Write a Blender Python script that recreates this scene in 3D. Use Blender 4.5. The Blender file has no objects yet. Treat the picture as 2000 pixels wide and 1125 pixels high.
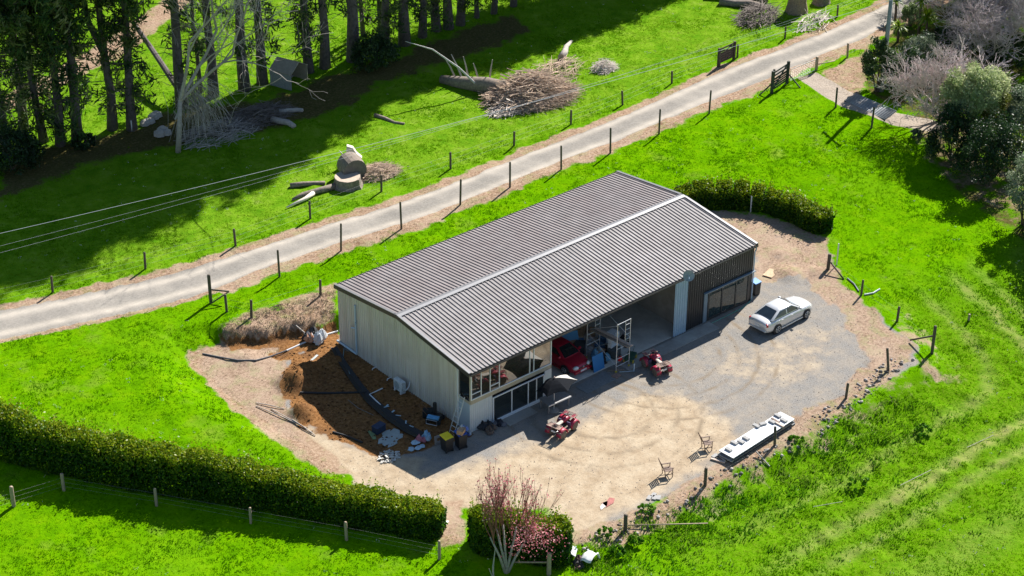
import bpy, math, random
import numpy as np
from mathutils import Vector, Matrix
PI = math.pi
rad = math.radians
scene = bpy.context.scene
COL = scene.collection

# ------------------------------------------------------------------ camera, sky, sun, exposure
CAM = np.array([-63.0894, -77.615, 69.3996]); YAW, PITCH, ROLL, FPX = 0.70746, 0.53396, 0.0063, 3889.04
_fw = np.array([math.sin(YAW)*math.cos(PITCH), math.cos(YAW)*math.cos(PITCH), -math.sin(PITCH)])
_r = np.array([math.cos(YAW), -math.sin(YAW), 0.0]); _u = np.cross(_r, _fw)
_r2 = _r*math.cos(ROLL)+_u*math.sin(ROLL); _u2 = -_r*math.sin(ROLL)+_u*math.cos(ROLL)
camd = bpy.data.cameras.new('camera'); cam = bpy.data.objects.new('camera', camd); COL.objects.link(cam)
camd.sensor_width = 36; camd.lens = FPX/2000*36; camd.clip_start = 1; camd.clip_end = 4000
m = Matrix.Identity(4)
for i in range(3):
    m[i][0] = _r2[i]; m[i][1] = _u2[i]; m[i][2] = -_fw[i]; m[i][3] = CAM[i]
cam.matrix_world = m
scene.camera = cam

SUN_EL = rad(39.5); SUN_DIR = np.array([0.949*math.cos(SUN_EL), 0.318*math.cos(SUN_EL), math.sin(SUN_EL)])
world = bpy.data.worlds.new("World"); scene.world = world; world.use_nodes = True
nt = world.node_tree
bg = nt.nodes['Background']; sky = nt.nodes.new('ShaderNodeTexSky'); sky.sky_type = 'NISHITA'
sky.sun_disc = False; sky.sun_elevation = SUN_EL
sky.sun_rotation = math.atan2(SUN_DIR[0], SUN_DIR[1]); sky.altitude = 100; sky.dust_density = .3; sky.ozone_density = 3.0; sky.air_density = 1.2
nt.links.new(sky.outputs[0], bg.inputs[0]); bg.inputs[1].default_value = 0.055
sl = bpy.data.lights.new('sun', 'SUN'); sun = bpy.data.objects.new('sun', sl); COL.objects.link(sun)
sl.energy = 4.7; sl.angle = rad(0.53); sl.color = (1.0, 0.95, 0.88)
sun.rotation_euler = Vector(SUN_DIR).to_track_quat('Z', 'Y').to_euler(); sun.location = (60, 20, 60)
scene.view_settings.view_transform = 'Standard'; scene.view_settings.look = 'None'
scene.view_settings.exposure = 1.15; scene.view_settings.gamma = 1.0; scene.view_settings.use_curve_mapping = False
scene.render.engine = 'CYCLES'
scene.cycles.max_bounces = 6; scene.cycles.diffuse_bounces = 3; scene.cycles.glossy_bounces = 3
scene.cycles.transparent_max_bounces = 6; scene.cycles.use_denoising = True

# ------------------------------------------------------------------ pixel -> place helpers
def ray(u, v):
    d = _fw + _r2*(u-1000)/FPX - _u2*(v-562.5)/FPX
    return d
def at_z(u, v, z=0.0):
    d = ray(u, v); t = (z-CAM[2])/d[2]; return CAM+d*t
def at_y(u, v, y=0.0):
    d = ray(u, v); t = (y-CAM[1])/d[1]; return CAM+d*t
def at_x(u, v, x=0.0):
    d = ray(u, v); t = (x-CAM[0])/d[0]; return CAM+d*t

L, W, E, R, RM = 24.55, 13.42, 4.36, 5.13, 6.95     # the shed

def poly_sd(px, py, poly):
    """signed distance to a polygon, negative inside"""
    n = len(poly); d2 = np.full(px.shape, 1e18); ins = np.zeros(px.shape, bool)
    for i in range(n):
        ax, ay = poly[i][:2]; bx, by = poly[(i+1) % n][:2]
        ex, ey = bx-ax, by-ay; wx, wy = px-ax, py-ay
        t = np.clip((wx*ex+wy*ey)/(ex*ex+ey*ey+1e-12), 0, 1)
        d2 = np.minimum(d2, (wx-ex*t)**2+(wy-ey*t)**2)
        c = ((ay > py) != (by > py)) & (px < (bx-ax)*(py-ay)/(by-ay+1e-12)+ax)
        ins ^= c
    d = np.sqrt(d2); return np.where(ins, -d, d)
def line_d(px, py, pts):
    d2 = np.full(px.shape, 1e18)
    for i in range(len(pts)-1):
        ax, ay = pts[i][:2]; bx, by = pts[i+1][:2]
        ex, ey = bx-ax, by-ay; wx, wy = px-ax, py-ay
        t = np.clip((wx*ex+wy*ey)/(ex*ex+ey*ey+1e-12), 0, 1)
        d2 = np.minimum(d2, (wx-ex*t)**2+(wy-ey*t)**2)
    return np.sqrt(d2)
def sstep(a, b, x):
    t = np.clip((x-a)/(b-a), 0, 1); return t*t*(3-2*t)
_rs = np.random.RandomState(5)
_NT = _rs.rand(256, 256)
def vnoise(x, y):
    xi = np.floor(x).astype(int); yi = np.floor(y).astype(int); fx = x-xi; fy = y-yi
    fx = fx*fx*(3-2*fx); fy = fy*fy*(3-2*fy)
    a = _NT[xi % 256, yi % 256]; b = _NT[(xi+1) % 256, yi % 256]; c = _NT[xi % 256, (yi+1) % 256]; d = _NT[(xi+1) % 256, (yi+1) % 256]
    return (a*(1-fx)+b*fx)*(1-fy)+(c*(1-fx)+d*fx)*fy
def fbm(x, y, o=3):
    s = 0; a = .5
    for k in range(o):
        s = s+a*vnoise(x*2**k+17.3*k, y*2**k+9.1*k); a *= .5
    return s

PAD_PX = [(655, 640), (600, 655), (540, 668), (470, 672), (425, 672), (388, 705), (400, 735), (450, 775), (505, 815), (565, 855),
          (612, 886), (640, 905), (700, 948), (790, 970), (850, 1000), (872, 1045), (900, 1050), (905, 1000), (960, 990), (1060, 1000), (1120, 1050),
          (1180, 1045), (1250, 1003), (1340, 960), (1400, 918), (1480, 880), (1560, 842), (1640, 795), (1720, 748),
          (1800, 708), (1792, 682), (1750, 640), (1690, 590), (1640, 545), (1628, 500), (1610, 470), (1560, 450), (1500, 425), (1420, 412), (1385, 408)]
PAD = [tuple(at_z(*p)[:2]) for p in PAD_PX]+[(27.5, 14.3), (0.5, 14.3)]
def h(x, y):
    x = np.asarray(x, float); y = np.asarray(y, float)
    far = 0.8*sstep(2, 15, y)-0.9*sstep(-3, -18, y)*sstep(-2, 12, x)-0.35*sstep(-2, -14, y)*(1-sstep(-2, 12, x))
    d = poly_sd(x, y, PAD)
    w = np.where((y > 9) & (x < 27), 0.7+2.6*sstep(-4.5, -8.5, x), 2.2)
    d = d+np.where((y > 9) & (x < 27) & (x > -9), (fbm(x*1.1+2, y*1.1+6)-.45)*1.3+(vnoise(x*3.3, y*3.3)-.5)*.35, 0)
    k = np.clip(d/w, 0, 1); k = k*k*(3-2*k)
    # bumps away from the pad, rough bank below the yard
    b = (fbm(x*.45, y*.45)-.45)*.22*sstep(.3, 3, d)+(vnoise(x*1.7, y*1.7)-.5)*.05*sstep(.3, 2, d)
    low = sstep(-6, -13, y)*sstep(2, 10, x)*sstep(.3, 2.0, d)*(1-sstep(9, 16, d))
    b = b+(fbm(x*1.3+40, y*1.3)-.45)*.5*low
    # heaps and hollows of the dig
    for (mx, my, mr, mh) in MOUNDS:
        q = np.clip(1-np.hypot(x-mx, y-my)/mr, 0, 1); b = b+mh*(q*q*(3-2*q))*(.75+.5*vnoise(x*3.1, y*3.1))
    return far*k+b
MOUNDS = []
for (u, v, r_, h_) in ((585, 745, 1.9, .9), (600, 722, 1.3, .5), (590, 808, 1.2, .75), (545, 690, 1.0, -.15), (480, 700, 1.4, .25), (720, 790, 1.8, -.12), (650, 705, .9, .25), (1540, 535, 1.6, .3), (1590, 530, 1.0, .2), (1530, 495, 1.3, .15)):
    p_ = at_z(u, v); MOUNDS.append((p_[0], p_[1], r_, h_))
def hz(x, y): return float(h(np.array([x]), np.array([y]))[0])
def G(u, v, dz=0.0):
    """point of the ground seen at photo pixel (u,v)"""
    z = 0.0
    for _ in range(12):
        p = at_z(u, v, z); z = .5*z+.5*hz(p[0], p[1])
    p = at_z(u, v, z)
    return Vector((p[0], p[1], hz(p[0], p[1])+dz))

# ------------------------------------------------------------------ materials
def newmat(name):
    mt = bpy.data.materials.new(name); mt.use_nodes = True
    return mt, mt.node_tree, mt.node_tree.nodes['Principled BSDF']
def N(nt, typ, **kw):
    n = nt.nodes.new(typ)
    for k, v in kw.items(): setattr(n, k, v)
    return n
def noise(nt, scale, detail=3, coord='Object', rough=.6):
    tc = N(nt, 'ShaderNodeTexCoord'); n = N(nt, 'ShaderNodeTexNoise')
    n.inputs['Scale'].default_value = scale; n.inputs['Detail'].default_value = detail; n.inputs['Roughness'].default_value = rough
    nt.links.new(tc.outputs[coord], n.inputs['Vector']); return n
def ramp(nt, src, stops):
    r = N(nt, 'ShaderNodeValToRGB'); els = r.color_ramp.elements
    while len(els) < len(stops): els.new(.5)
    for e, (p, c) in zip(els, stops): e.position = p; e.color = (*c, 1)
    nt.links.new(src, r.inputs[0]); return r.outputs[0]
def mixc(nt, fac, a, b):
    mx = N(nt, 'ShaderNodeMix', data_type='RGBA')
    for sock, val in ((mx.inputs[0], fac), (mx.inputs[6], a), (mx.inputs[7], b)):
        if hasattr(val, 'links'): nt.links.new(val, sock)
        elif isinstance(val, (int, float)): sock.default_value = val
        else: sock.default_value = (*val, 1)
    return mx.outputs[2]
def math_(nt, op, a, b=None, clamp=False):
    mm = N(nt, 'ShaderNodeMath', operation=op); mm.use_clamp = clamp
    for sock, val in ((mm.inputs[0], a), (mm.inputs[1], b)):
        if val is None: continue
        if hasattr(val, 'links'): nt.links.new(val, sock)
        else: sock.default_value = val
    return mm.outputs[0]
_mats = {}
def M(name, rgb, rough=.6, metal=0, var=.25, scale=6, bump=0, dirt=None, spec=.5, coat=0, streak=None):
    """painted / solid surface with grain; dirt = (colour, amount)"""
    if name in _mats: return _mats[name]
    mt, nt, bs = newmat(name)
    n = noise(nt, scale, 4)
    lo = tuple(c*(1-var) for c in rgb); hi = tuple(min(1, c*(1+var*.6)) for c in rgb)
    col = ramp(nt, n.outputs[0], [(.3, lo), (.7, hi)])
    if dirt:
        n2 = noise(nt, scale*.45, 5, rough=.7)
        f = ramp(nt, n2.outputs[0], [(.62-.3*dirt[1], (0, 0, 0)), (.75, (1, 1, 1))])
        col = mixc(nt, math_(nt, 'MULTIPLY', f, min(1, .5+dirt[1]*.5)), col, dirt[0])
    if streak:                                   # run-off stains down a wall
        tc = N(nt, 'ShaderNodeTexCoord'); mp = N(nt, 'ShaderNodeMapping'); mp.inputs['Scale'].default_value = (3.2, 3.2, .16); nt.links.new(tc.outputs['Object'], mp.inputs[0])
        ns = N(nt, 'ShaderNodeTexNoise'); ns.inputs['Scale'].default_value = 1.0; ns.inputs['Detail'].default_value = 4; nt.links.new(mp.outputs[0], ns.inputs['Vector'])
        col = mixc(nt, ramp(nt, ns.outputs[0], [(.42, (0, 0, 0)), (.72, (.75, .75, .75))]), col, streak)
    nt.links.new(col, bs.inputs['Base Color'])
    bs.inputs['Roughness'].default_value = rough; bs.inputs['Metallic'].default_value = metal
    bs.inputs['Specular IOR Level'].default_value = spec; bs.inputs['Coat Weight'].default_value = coat
    if bump:
        n3 = noise(nt, scale*4, 4); bp = N(nt, 'ShaderNodeBump'); bp.inputs['Strength'].default_value = bump; bp.inputs['Distance'].default_value = .02
        nt.links.new(n3.outputs[0], bp.inputs['Height']); nt.links.new(bp.outputs[0], bs.inputs['Normal'])
    _mats[name] = mt; return mt
def leafmat(name, cols, rough=.5, trans=.25, spec=.4):
    if name in _mats: return _mats[name]
    mt, nt, bs = newmat(name)
    at = N(nt, 'ShaderNodeAttribute', attribute_name='tone')
    k = len(cols); col = ramp(nt, at.outputs['Fac'], [(i/(k-1), c) for i, c in enumerate(cols)])
    nt.links.new(col, bs.inputs['Base Color']); bs.inputs['Roughness'].default_value = rough; bs.inputs['Specular IOR Level'].default_value = spec
    if trans:
        tr = N(nt, 'ShaderNodeBsdfTranslucent'); nt.links.new(col, tr.inputs[0]); ms = N(nt, 'ShaderNodeMixShader'); ms.inputs[0].default_value = trans
        out = nt.nodes['Material Output']; nt.links.new(bs.outputs[0], ms.inputs[1]); nt.links.new(tr.outputs[0], ms.inputs[2]); nt.links.new(ms.outputs[0], out.inputs[0])
    _mats[name] = mt; return mt
def glassmat(name, rgb, ior=1.9, rough=.03):
    if name in _mats: return _mats[name]
    mt, nt, bs = newmat(name); n = noise(nt, 2.5, 2)
    nt.links.new(ramp(nt, n.outputs[0], [(.3, tuple(c*.6 for c in rgb)), (.7, rgb)]), bs.inputs['Base Color'])
    bs.inputs['Roughness'].default_value = rough; bs.inputs['IOR'].default_value = ior
    _mats[name] = mt; return mt

# ------------------------------------------------------------------ mesh helpers
def fast_mesh(name, V, F, smooth=False, attrs=None, dom='FACE'):
    """V (n,3), F (m,k) with k constant"""
    V = np.asarray(V, np.float32); F = np.asarray(F, np.int32); k = F.shape[1]
    me = bpy.data.meshes.new(name); me.vertices.add(len(V)); me.loops.add(F.size); me.polygons.add(len(F))
    me.vertices.foreach_set('co', V.ravel()); me.loops.foreach_set('vertex_index', F.ravel())
    me.polygons.foreach_set('loop_start', np.arange(len(F), dtype=np.int32)*k)
    me.polygons.foreach_set('loop_total', np.full(len(F), k, np.int32))
    if smooth: me.polygons.foreach_set('use_smooth', np.ones(len(F), bool))
    for an, av in (attrs or {}).items():
        a = me.attributes.new(an, 'FLOAT', dom); a.data.foreach_set('value', np.asarray(av, np.float32))
    me.update(calc_edges=True); me.validate(); return me
def link(name, me, mat, parent=None, loc=None, rotz=None):
    o = bpy.data.objects.new(name, me); COL.objects.link(o)
    if mat is not None and len(me.materials) == 0: me.materials.append(mat)
    if parent is not None: o.parent = parent
    if loc is not None: o.location = loc
    if rotz is not None: o.rotation_euler = (0, 0, rotz)
    return o
def tag(o, label=None, cat=None, group=None, kind=None):
    for k, v in (('label', label), ('category', cat), ('group', group), ('kind', kind)):
        if v: o[k] = v
    return o
def thing(name, label, cat, loc=(0, 0, 0), rot=0, group=None):
    o = bpy.data.objects.new(name, None); COL.objects.link(o); o.empty_display_size = .3
    o.location = loc; o.rotation_euler = rot if isinstance(rot, tuple) else (0, 0, rot)
    return tag(o, label, cat, group)
def copy_tree(o, parent=None):
    c = o.copy(); COL.objects.link(c)
    if parent is not None: c.parent = parent
    for ch in [x for x in KIDS.get(o.name, [])]: copy_tree(ch, c)
    return c
KIDS = {}
class MB:
    def __init__(s): s.v = []; s.f = []
    def add(s, V, F):
        b = len(s.v); s.v += [tuple(p) for p in V]; s.f += [tuple(i+b for i in f) for f in F]; return s
    def box(s, c, d, rz=0, rx=0, ry=0, taper=None):
        x, y, z = d[0]/2, d[1]/2, d[2]/2; t = taper or (1, 1)
        P = [(-x, -y, -z), (x, -y, -z), (x, y, -z), (-x, y, -z), (-x*t[0], -y*t[1], z), (x*t[0], -y*t[1], z), (x*t[0], y*t[1], z), (-x*t[0], y*t[1], z)]
        if rz or rx or ry:
            mm = Matrix.Rotation(rz, 3, 'Z') @ Matrix.Rotation(ry, 3, 'Y') @ Matrix.Rotation(rx, 3, 'X'); P = [mm @ Vector(p) for p in P]
        return s.add([(p[0]+c[0], p[1]+c[1], p[2]+c[2]) for p in P], [(3, 2, 1, 0), (4, 5, 6, 7), (0, 1, 5, 4), (1, 2, 6, 5), (2, 3, 7, 6), (3, 0, 4, 7)])
    def tube(s, p0, p1, r0, r1=None, n=6, cap=True):
        return s.path([p0, p1], [r0, r0 if r1 is None else r1], n, cap)
    def path(s, pts, rs, n=6, cap=True):
        pts = [Vector(p) for p in pts]
        if isinstance(rs, (int, float)): rs = [rs]*len(pts)
        V = []; F = []; up = None
        for i, p in enumerate(pts):
            t = (pts[min(i+1, len(pts)-1)]-pts[max(i-1, 0)]).normalized()
            if up is None: up = Vector((0, 0, 1)) if abs(t.z) < .9 else Vector((1, 0, 0))
            a = t.cross(up)
            if a.length < 1e-4: a = t.orthogonal()
            a.normalize(); b = a.cross(t); up = b
            for k in range(n):
                th = 2*PI*k/n; V.append(p+(a*math.cos(th)+b*math.sin(th))*rs[i])
        for i in range(len(pts)-1):
            for k in range(n):
                k2 = (k+1) % n; F.append((i*n+k, i*n+k2, (i+1)*n+k2, (i+1)*n+k))
        if cap:
            F.append(tuple(range(n-1, -1, -1))); F.append(tuple((len(pts)-1)*n+k for k in range(n)))
        return s.add(V, F)
    def lathe(s, prof, n=12, c=(0, 0, 0), axis='z'):
        V = []; F = []
        for (r, z) in prof:
            for k in range(n):
                th = 2*PI*k/n
                p = (r*math.cos(th), r*math.sin(th), z)
                if axis == 'y': p = (p[0], p[2], p[1])
                if axis == 'x': p = (p[2], p[0], p[1])
                V.append((p[0]+c[0], p[1]+c[1], p[2]+c[2]))
        for i in range(len(prof)-1):
            for k in range(n):
                k2 = (k+1) % n; q = (i*n+k, i*n+k2, (i+1)*n+k2, (i+1)*n+k); F.append(q if axis != 'y' else q[::-1])
        F.append(tuple(range(n))[::-1] if axis != 'y' else tuple(range(n))); b = (len(prof)-1)*n
        F.append(tuple(b+k for k in range(n)) if axis != 'y' else tuple(b+k for k in range(n))[::-1])
        return s.add(V, F)
    def prism(s, poly, t, axis='z', off=0):
        """extrude polygon (2D) by t along an axis starting at off"""
        n = len(poly); V = []
        for o in (off, off+t):
            for (a, b) in poly: V.append({'z': (a, b, o), 'y': (a, o, b), 'x': (o, a, b)}[axis])
        F = [tuple(range(n))[::-1], tuple(range(n, 2*n))]+[(i, (i+1) % n, n+(i+1) % n, n+i) for i in range(n)]
        return s.add(V, F)
    def mesh(s, name):
        me = bpy.data.meshes.new(name); me.from_pydata([tuple(p) for p in s.v], [], s.f); me.update(); return me
    def build(s, name, mat, parent=None, smooth=False, bevel=0, sub=0, loc=None, rotz=None, fixn=True):
        me = s.mesh(name)
        if fixn:
            import bmesh
            bm = bmesh.new(); bm.from_mesh(me); bmesh.ops.recalc_face_normals(bm, faces=bm.faces); bm.to_mesh(me); bm.free()
        if smooth: me.polygons.foreach_set('use_smooth', [True]*len(me.polygons))
        o = link(name, me, mat, parent, loc, rotz)
        if parent is not None: KIDS.setdefault(parent.name, []).append(o)
        if bevel:
            b = o.modifiers.new('b', 'BEVEL'); b.width = bevel; b.segments = 2; b.limit_method = 'ANGLE'
        if sub:
            b = o.modifiers.new('s', 'SUBSURF'); b.levels = sub; b.render_levels = sub
        return o
def part_from(name, me, mat, parent, loc=(0, 0, 0), rot=(0, 0, 0), scale=(1, 1, 1)):
    o = link(name, me, mat, parent); o.location = loc; o.rotation_euler = rot; o.scale = scale
    KIDS.setdefault(parent.name, []).append(o); return o
def loc_of(o): return Vector(o.location)

def leaves(name, P, Nrm, size, mat, parent=None, aspect=.5, rng=None, align=.5, tone=None, kind=None):
    """many small diamond leaf faces; P centres, Nrm preferred normals"""
    rng = rng or np.random.RandomState(1); n = len(P); P = np.asarray(P, float)
    nr = np.asarray(Nrm, float)*align+rng.normal(size=(n, 3))*(1-align); nr /= np.linalg.norm(nr, axis=1)[:, None]+1e-9
    t = rng.normal(size=(n, 3)); t -= (t*nr).sum(1)[:, None]*nr; t /= np.linalg.norm(t, axis=1)[:, None]+1e-9
    b = np.cross(nr, t); sz = size*(.6+.8*rng.rand(n))[:, None]
    a = t*sz*.5; c = b*sz*.5*aspect
    V = np.stack([P-a, P+c+nr*sz*.06, P+a, P-c+nr*sz*.06], 1).reshape(-1, 3)
    F = np.arange(4*n).reshape(n, 4)
    tn = rng.rand(n) if tone is None else np.clip(np.asarray(tone)+rng.normal(size=n)*.12, 0, 1)
    me = fast_mesh(name, V, F, attrs={'tone': tn}); o = link(name, me, mat, parent)
    if parent is not None: KIDS.setdefault(parent.name, []).append(o)
    if kind: o['kind'] = kind
    return o

# ------------------------------------------------------------------ ground
ROAD_UP = [(-160, 640), (0, 605), (110, 583), (212, 562), (375, 521), (500, 483), (650, 433), (800, 388), (925, 341), (1075, 280), (1200, 232), (1300, 188), (1400, 142), (1500, 102), (1600, 67), (1712, 15), (1800, -30), (1900, -85)]
ROAD_LO = [(-160, 700), (0, 660), (100, 640), (200, 619), (375, 579), (500, 526), (650, 476), (800, 431), (925, 383), (1075, 320), (1190, 278), (1280, 240), (1375, 200), (1450, 172), (1520, 142), (1600, 107), (1690, 70), (1760, 30), (1840, -10), (1930, -65)]
def gp(pts): return [tuple(at_z(u, v, .9)[:2]) for u, v in pts]
ROAD = gp(ROAD_UP)+gp(ROAD_LO)[::-1]
_up, _lo = gp(ROAD_UP), gp(ROAD_LO)
ROADMID = [((a[0]+b[0])/2, (a[1]+b[1])/2) for a, b in zip(_up[:len(_up)], _lo[:len(_up)])]
ROADMID = gp([(-160, 670), (0, 632), (200, 590), (375, 550), (500, 504), (650, 454), (800, 409), (925, 362), (1075, 300), (1195, 255), (1290, 214), (1390, 170), (1500, 121), (1600, 87), (1700, 42), (1850, -35)])
def core_axis(a, b, step):
    c = np.arange(a, b+1e-6, step); g = []
    d = step; x = b
    while x < 1500: d *= 1.5; x += d; g.append(x)
    lo = []; d = step; x = a
    while x > -1500: d *= 1.5; x -= d; lo.append(x)
    return np.concatenate([lo[::-1], c, g])
AX = core_axis(-36, 96, .25); AY = core_axis(-36, 96, .25)
GX, GY = np.meshgrid(AX, AY, indexing='ij'); gx = GX.ravel(); gy = GY.ravel()
gz = h(gx, gy)
d_pad = poly_sd(gx, gy, PAD); d_road = poly_sd(gx, gy, ROAD)
def reg(pts, z=0.0): return poly_sd(gx, gy, [tuple(at_z(u, v, z)[:2]) for u, v in pts])
wob = (fbm(gx*.9, gy*.9)-.45)*1.2
bare = sstep(.9, -.3, d_pad+wob*.7)                       # pad, verges: no grass
mid_d = line_d(gx, gy, ROADMID)
side_up = poly_sd(gx, gy, gp(ROAD_UP)+gp([(1900, -600), (-400, -600)])) < 0
verge = sstep(2.0, .9, d_road+wob*.55)*sstep(-1.2, -.2, d_road+1.0)
vw = np.where(side_up, .68, np.where(gx < -3, .35, .95))
verge = np.clip(sstep(1.9, .7, d_road/np.maximum(vw, .3)+wob*1.1), 0, 1)
straw = np.maximum(verge, sstep(.5, -.5, reg([(368, 688), (470, 655), (640, 590), (640, 640), (560, 690), (560, 760), (560, 800), (600, 850), (650, 890), (700, 930), (630, 922), (548, 868), (436, 786), (370, 712)])+wob*.5))
straw = np.maximum(straw, sstep(.6, -.4, reg([(1390, 405), (1500, 420), (1610, 465), (1640, 540), (1690, 590), (1790, 690), (1700, 760), (1640, 790), (1660, 740), (1700, 690), (1640, 610), (1560, 540), (1480, 560), (1470, 500)])+wob*1.3)*.72)
straw = np.maximum(straw, sstep(.6, -.4, reg([(1560, 850), (1700, 770), (1690, 750), (1600, 790), (1540, 820), (1500, 850), (1400, 910), (1260, 990), (1130, 1040), (1120, 1060), (1220, 1060), (1330, 1000), (1420, 935)])+wob*.9)*.8)
straw = np.maximum(straw, .85*sstep(.7, -.5, reg([(1600, 140), (1690, 100), (1700, 60), (1680, 190), (1740, 230), (1690, 215), (1640, 175)], .9)+wob*.8))
straw = np.maximum(straw, sstep(.8, -.5, reg([(400, -30), (370, 0), (300, 60), (230, 110), (120, 160), (0, 215), (0, 190), (110, 135), (220, 70), (320, 0), (350, -30)], .9)+wob*.8))
straw = np.maximum(straw, .42*sstep(.7, -.5, reg([(1780, 260), (1830, 330), (1880, 350), (1990, 430), (2060, 400), (1990, 300), (1840, 210)], .5)+wob))
soil = sstep(.35, -.35, reg([(655, 642), (600, 660), (520, 690), (545, 705), (590, 690), (550, 735), (545, 770), (570, 800), (590, 830), (650, 860), (720, 888), (800, 892), (880, 865), (920, 850), (895, 826), (660, 668)])+wob*1.3)
bankz = sstep(.5, -.3, reg([(430, 655), (455, 632), (520, 610), (655, 562), (655, 640), (560, 668), (450, 672)], .4)+wob*.3)
soil = np.maximum(soil, bankz*sstep(.44, .24, gz+wob*.12))
straw = np.maximum(straw, bankz*sstep(.26, .40, gz)*.68)
needles = sstep(1.6, -1.2, reg([(0, 330), (60, 300), (230, 262), (330, 220), (520, 195), (640, 150), (760, 118), (900, 60), (1000, 30), (1040, 60), (900, 110), (760, 150), (640, 220), (500, 250), (330, 280), (150, 320), (40, 370), (0, 380)], .9)+wob*1.6)
sand = sstep(2.2, -1.6, reg([(640, 905), (760, 935), (850, 930), (960, 900), (1080, 860), (1180, 810), (1260, 770), (1340, 780), (1420, 830), (1440, 860), (1350, 920), (1220, 990), (1120, 1045), (1000, 1010), (870, 1020), (790, 970)])+wob*1.2)
sand = np.maximum(sand, .9*sstep(.8, -.6, reg([(560, 800), (640, 850), (720, 885), (830, 895), (800, 950), (700, 945), (610, 890)])+wob*.5))
sand = np.maximum(sand, .45*sstep(1.5, -1, reg([(1560, 650), (1640, 640), (1600, 740), (1450, 760), (1380, 700)])+wob))
gravel = sstep(.4, -.6, d_pad+wob*1.0)
path = sstep(.25, -.25, reg([(1556, 150), (1594, 138), (1660, 175), (1745, 215), (1850, 230), (1840, 250), (1745, 238), (1640, 205), (1590, 172)], .9)+wob*.15)
road = sstep(.12, -.12, d_road+wob*.22)
pale = np.where(side_up, 1.0, 0.0)*sstep(0, 3, d_road)
rough_ = np.clip(sstep(-4, -12, gy)*sstep(-2, 6, gx)*sstep(0, 2.5, d_pad)*(1-.75*sstep(6, 30, d_pad))+wob*.12, 0, 1)*(d_pad > 0)
# wheel tracks along the drive: signed offset from its middle
tracks = np.exp(-((mid_d-1.05)/.36)**2)
needles = np.maximum(needles, .62*sstep(.8, -.8, reg([(1690, 110), (1745, 30), (1800, -60), (2200, -60), (2200, 470), (2030, 470), (1930, 400), (1840, 330), (1800, 255), (1750, 205), (1690, 180)], .9)+wob))
fieldm = (np.exp(-((d_pad-7.6+wob*.5)/.5)**2)+.7*np.exp(-((d_pad-9.6+wob*.5)/.4)**2)+.6*np.exp(-((d_pad-4.4+wob)/.4)**2)+.35*np.exp(-((d_pad-13.5+wob)/1.2)**2))*sstep(-5, -9, gy)*sstep(3, 9, gx)
fieldm = np.clip(fieldm*(.1+.85*fbm(gx*.25, gy*.25)), 0, 1)
straw = np.maximum(straw, .5*sstep(4.0, .5, d_pad+wob*1.5)*(d_pad > 0)*sstep(-5, -9, gy)*sstep(2, 6, gx)*fbm(gx*.8+3, gy*.8)*2)
straw = np.maximum(straw, .9*sstep(.5, -.4, reg([(866, 985), (905, 985), (906, 1070), (862, 1075)], -.3)+wob*.4))
A = dict(field=fieldm, straw=straw, soil=soil, needles=needles, sand=sand, gravel=gravel, path=path, road=road, pale=pale, rough=rough_, tracks=tracks*road)
nx, ny = len(AX), len(AY)
ii, jj = np.meshgrid(np.arange(nx-1), np.arange(ny-1), indexing='ij')
F = np.stack([ii*ny+jj, (ii+1)*ny+jj, (ii+1)*ny+jj+1, ii*ny+jj+1], -1).reshape(-1, 4)
fr = road[F].mean(1) > .5; fg = (gravel[F].mean(1) > .5) & ~fr; fp = (path[F].mean(1) > .5) & ~fr & ~fg
GV = np.stack([gx, gy, gz], 1)

gm, nt, bs = newmat('ground')
def attr(nm): return N(nt, 'ShaderNodeAttribute', attribute_name=nm).outputs['Fac']
def edge(nm, nz, amt=.7, lo=.35, hi=.65):
    """mask with a ragged edge: smoothstep(mask + noise)"""
    s_ = math_(nt, 'ADD', attr(nm), math_(nt, 'MULTIPLY', math_(nt, 'SUBTRACT', nz, .5), amt))
    mr = N(nt, 'ShaderNodeMapRange', interpolation_type='SMOOTHSTEP'); mr.inputs[1].default_value = lo; mr.inputs[2].default_value = hi
    nt.links.new(s_, mr.inputs[0]); return mr.outputs[0]
n_big = noise(nt, .12, 4).outputs[0]; n_mid = noise(nt, .9, 5, rough=.65).outputs[0]; n_fin = noise(nt, 5, 5, rough=.7).outputs[0]; n_grit = noise(nt, 16, 4, rough=.75).outputs[0]
lawn = ramp(nt, n_mid, [(.28, (.072, .205, .001)), (.5, (.112, .275, .001)), (.72, (.155, .305, .002))])
lawn = mixc(nt, ramp(nt, n_fin, [(.45, (0, 0, 0)), (.8, (.5, .5, .5))]), lawn, (.040, .160, .002))
lawn = mixc(nt, ramp(nt, noise(nt, .35, 4).outputs[0], [(.58, (0, 0, 0)), (.74, (.6, .6, .6))]), lawn, (.19, .26, .03))
lawn = mixc(nt, ramp(nt, n_big, [(.52, (0, 0, 0)), (.75, (.55, .55, .55))]), lawn, (.135, .285, .006))
palec = ramp(nt, n_mid, [(.3, (.070, .190, .006)), (.55, (.145, .270, .014)), (.75, (.21, .30, .05))])
c = mixc(nt, math_(nt, 'MULTIPLY', attr('pale'), .85), lawn, palec)
roughc = ramp(nt, n_fin, [(.3, (.035, .12, .002)), (.5, (.095, .215, .004)), (.68, (.16, .235, .02)), (.8, (.24, .20, .08))])
c = mixc(nt, math_(nt, 'MULTIPLY', attr('rough'), .8), c, roughc)
c = mixc(nt, math_(nt, 'MULTIPLY', attr('field'), ramp(nt, n_mid, [(.3, (.3, .3, .3)), (.6, (1, 1, 1))])), c, (.34, .29, .13))
needc = ramp(nt, n_fin, [(.3, (.040, .024, .014)), (.55, (.10, .058, .036)), (.7, (.22, .14, .09)), (.85, (.10, .15, .02))])
c = mixc(nt, math_(nt, 'MULTIPLY', edge('needles', n_mid, 1.7, .3, .75), .85), c, needc)
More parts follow.
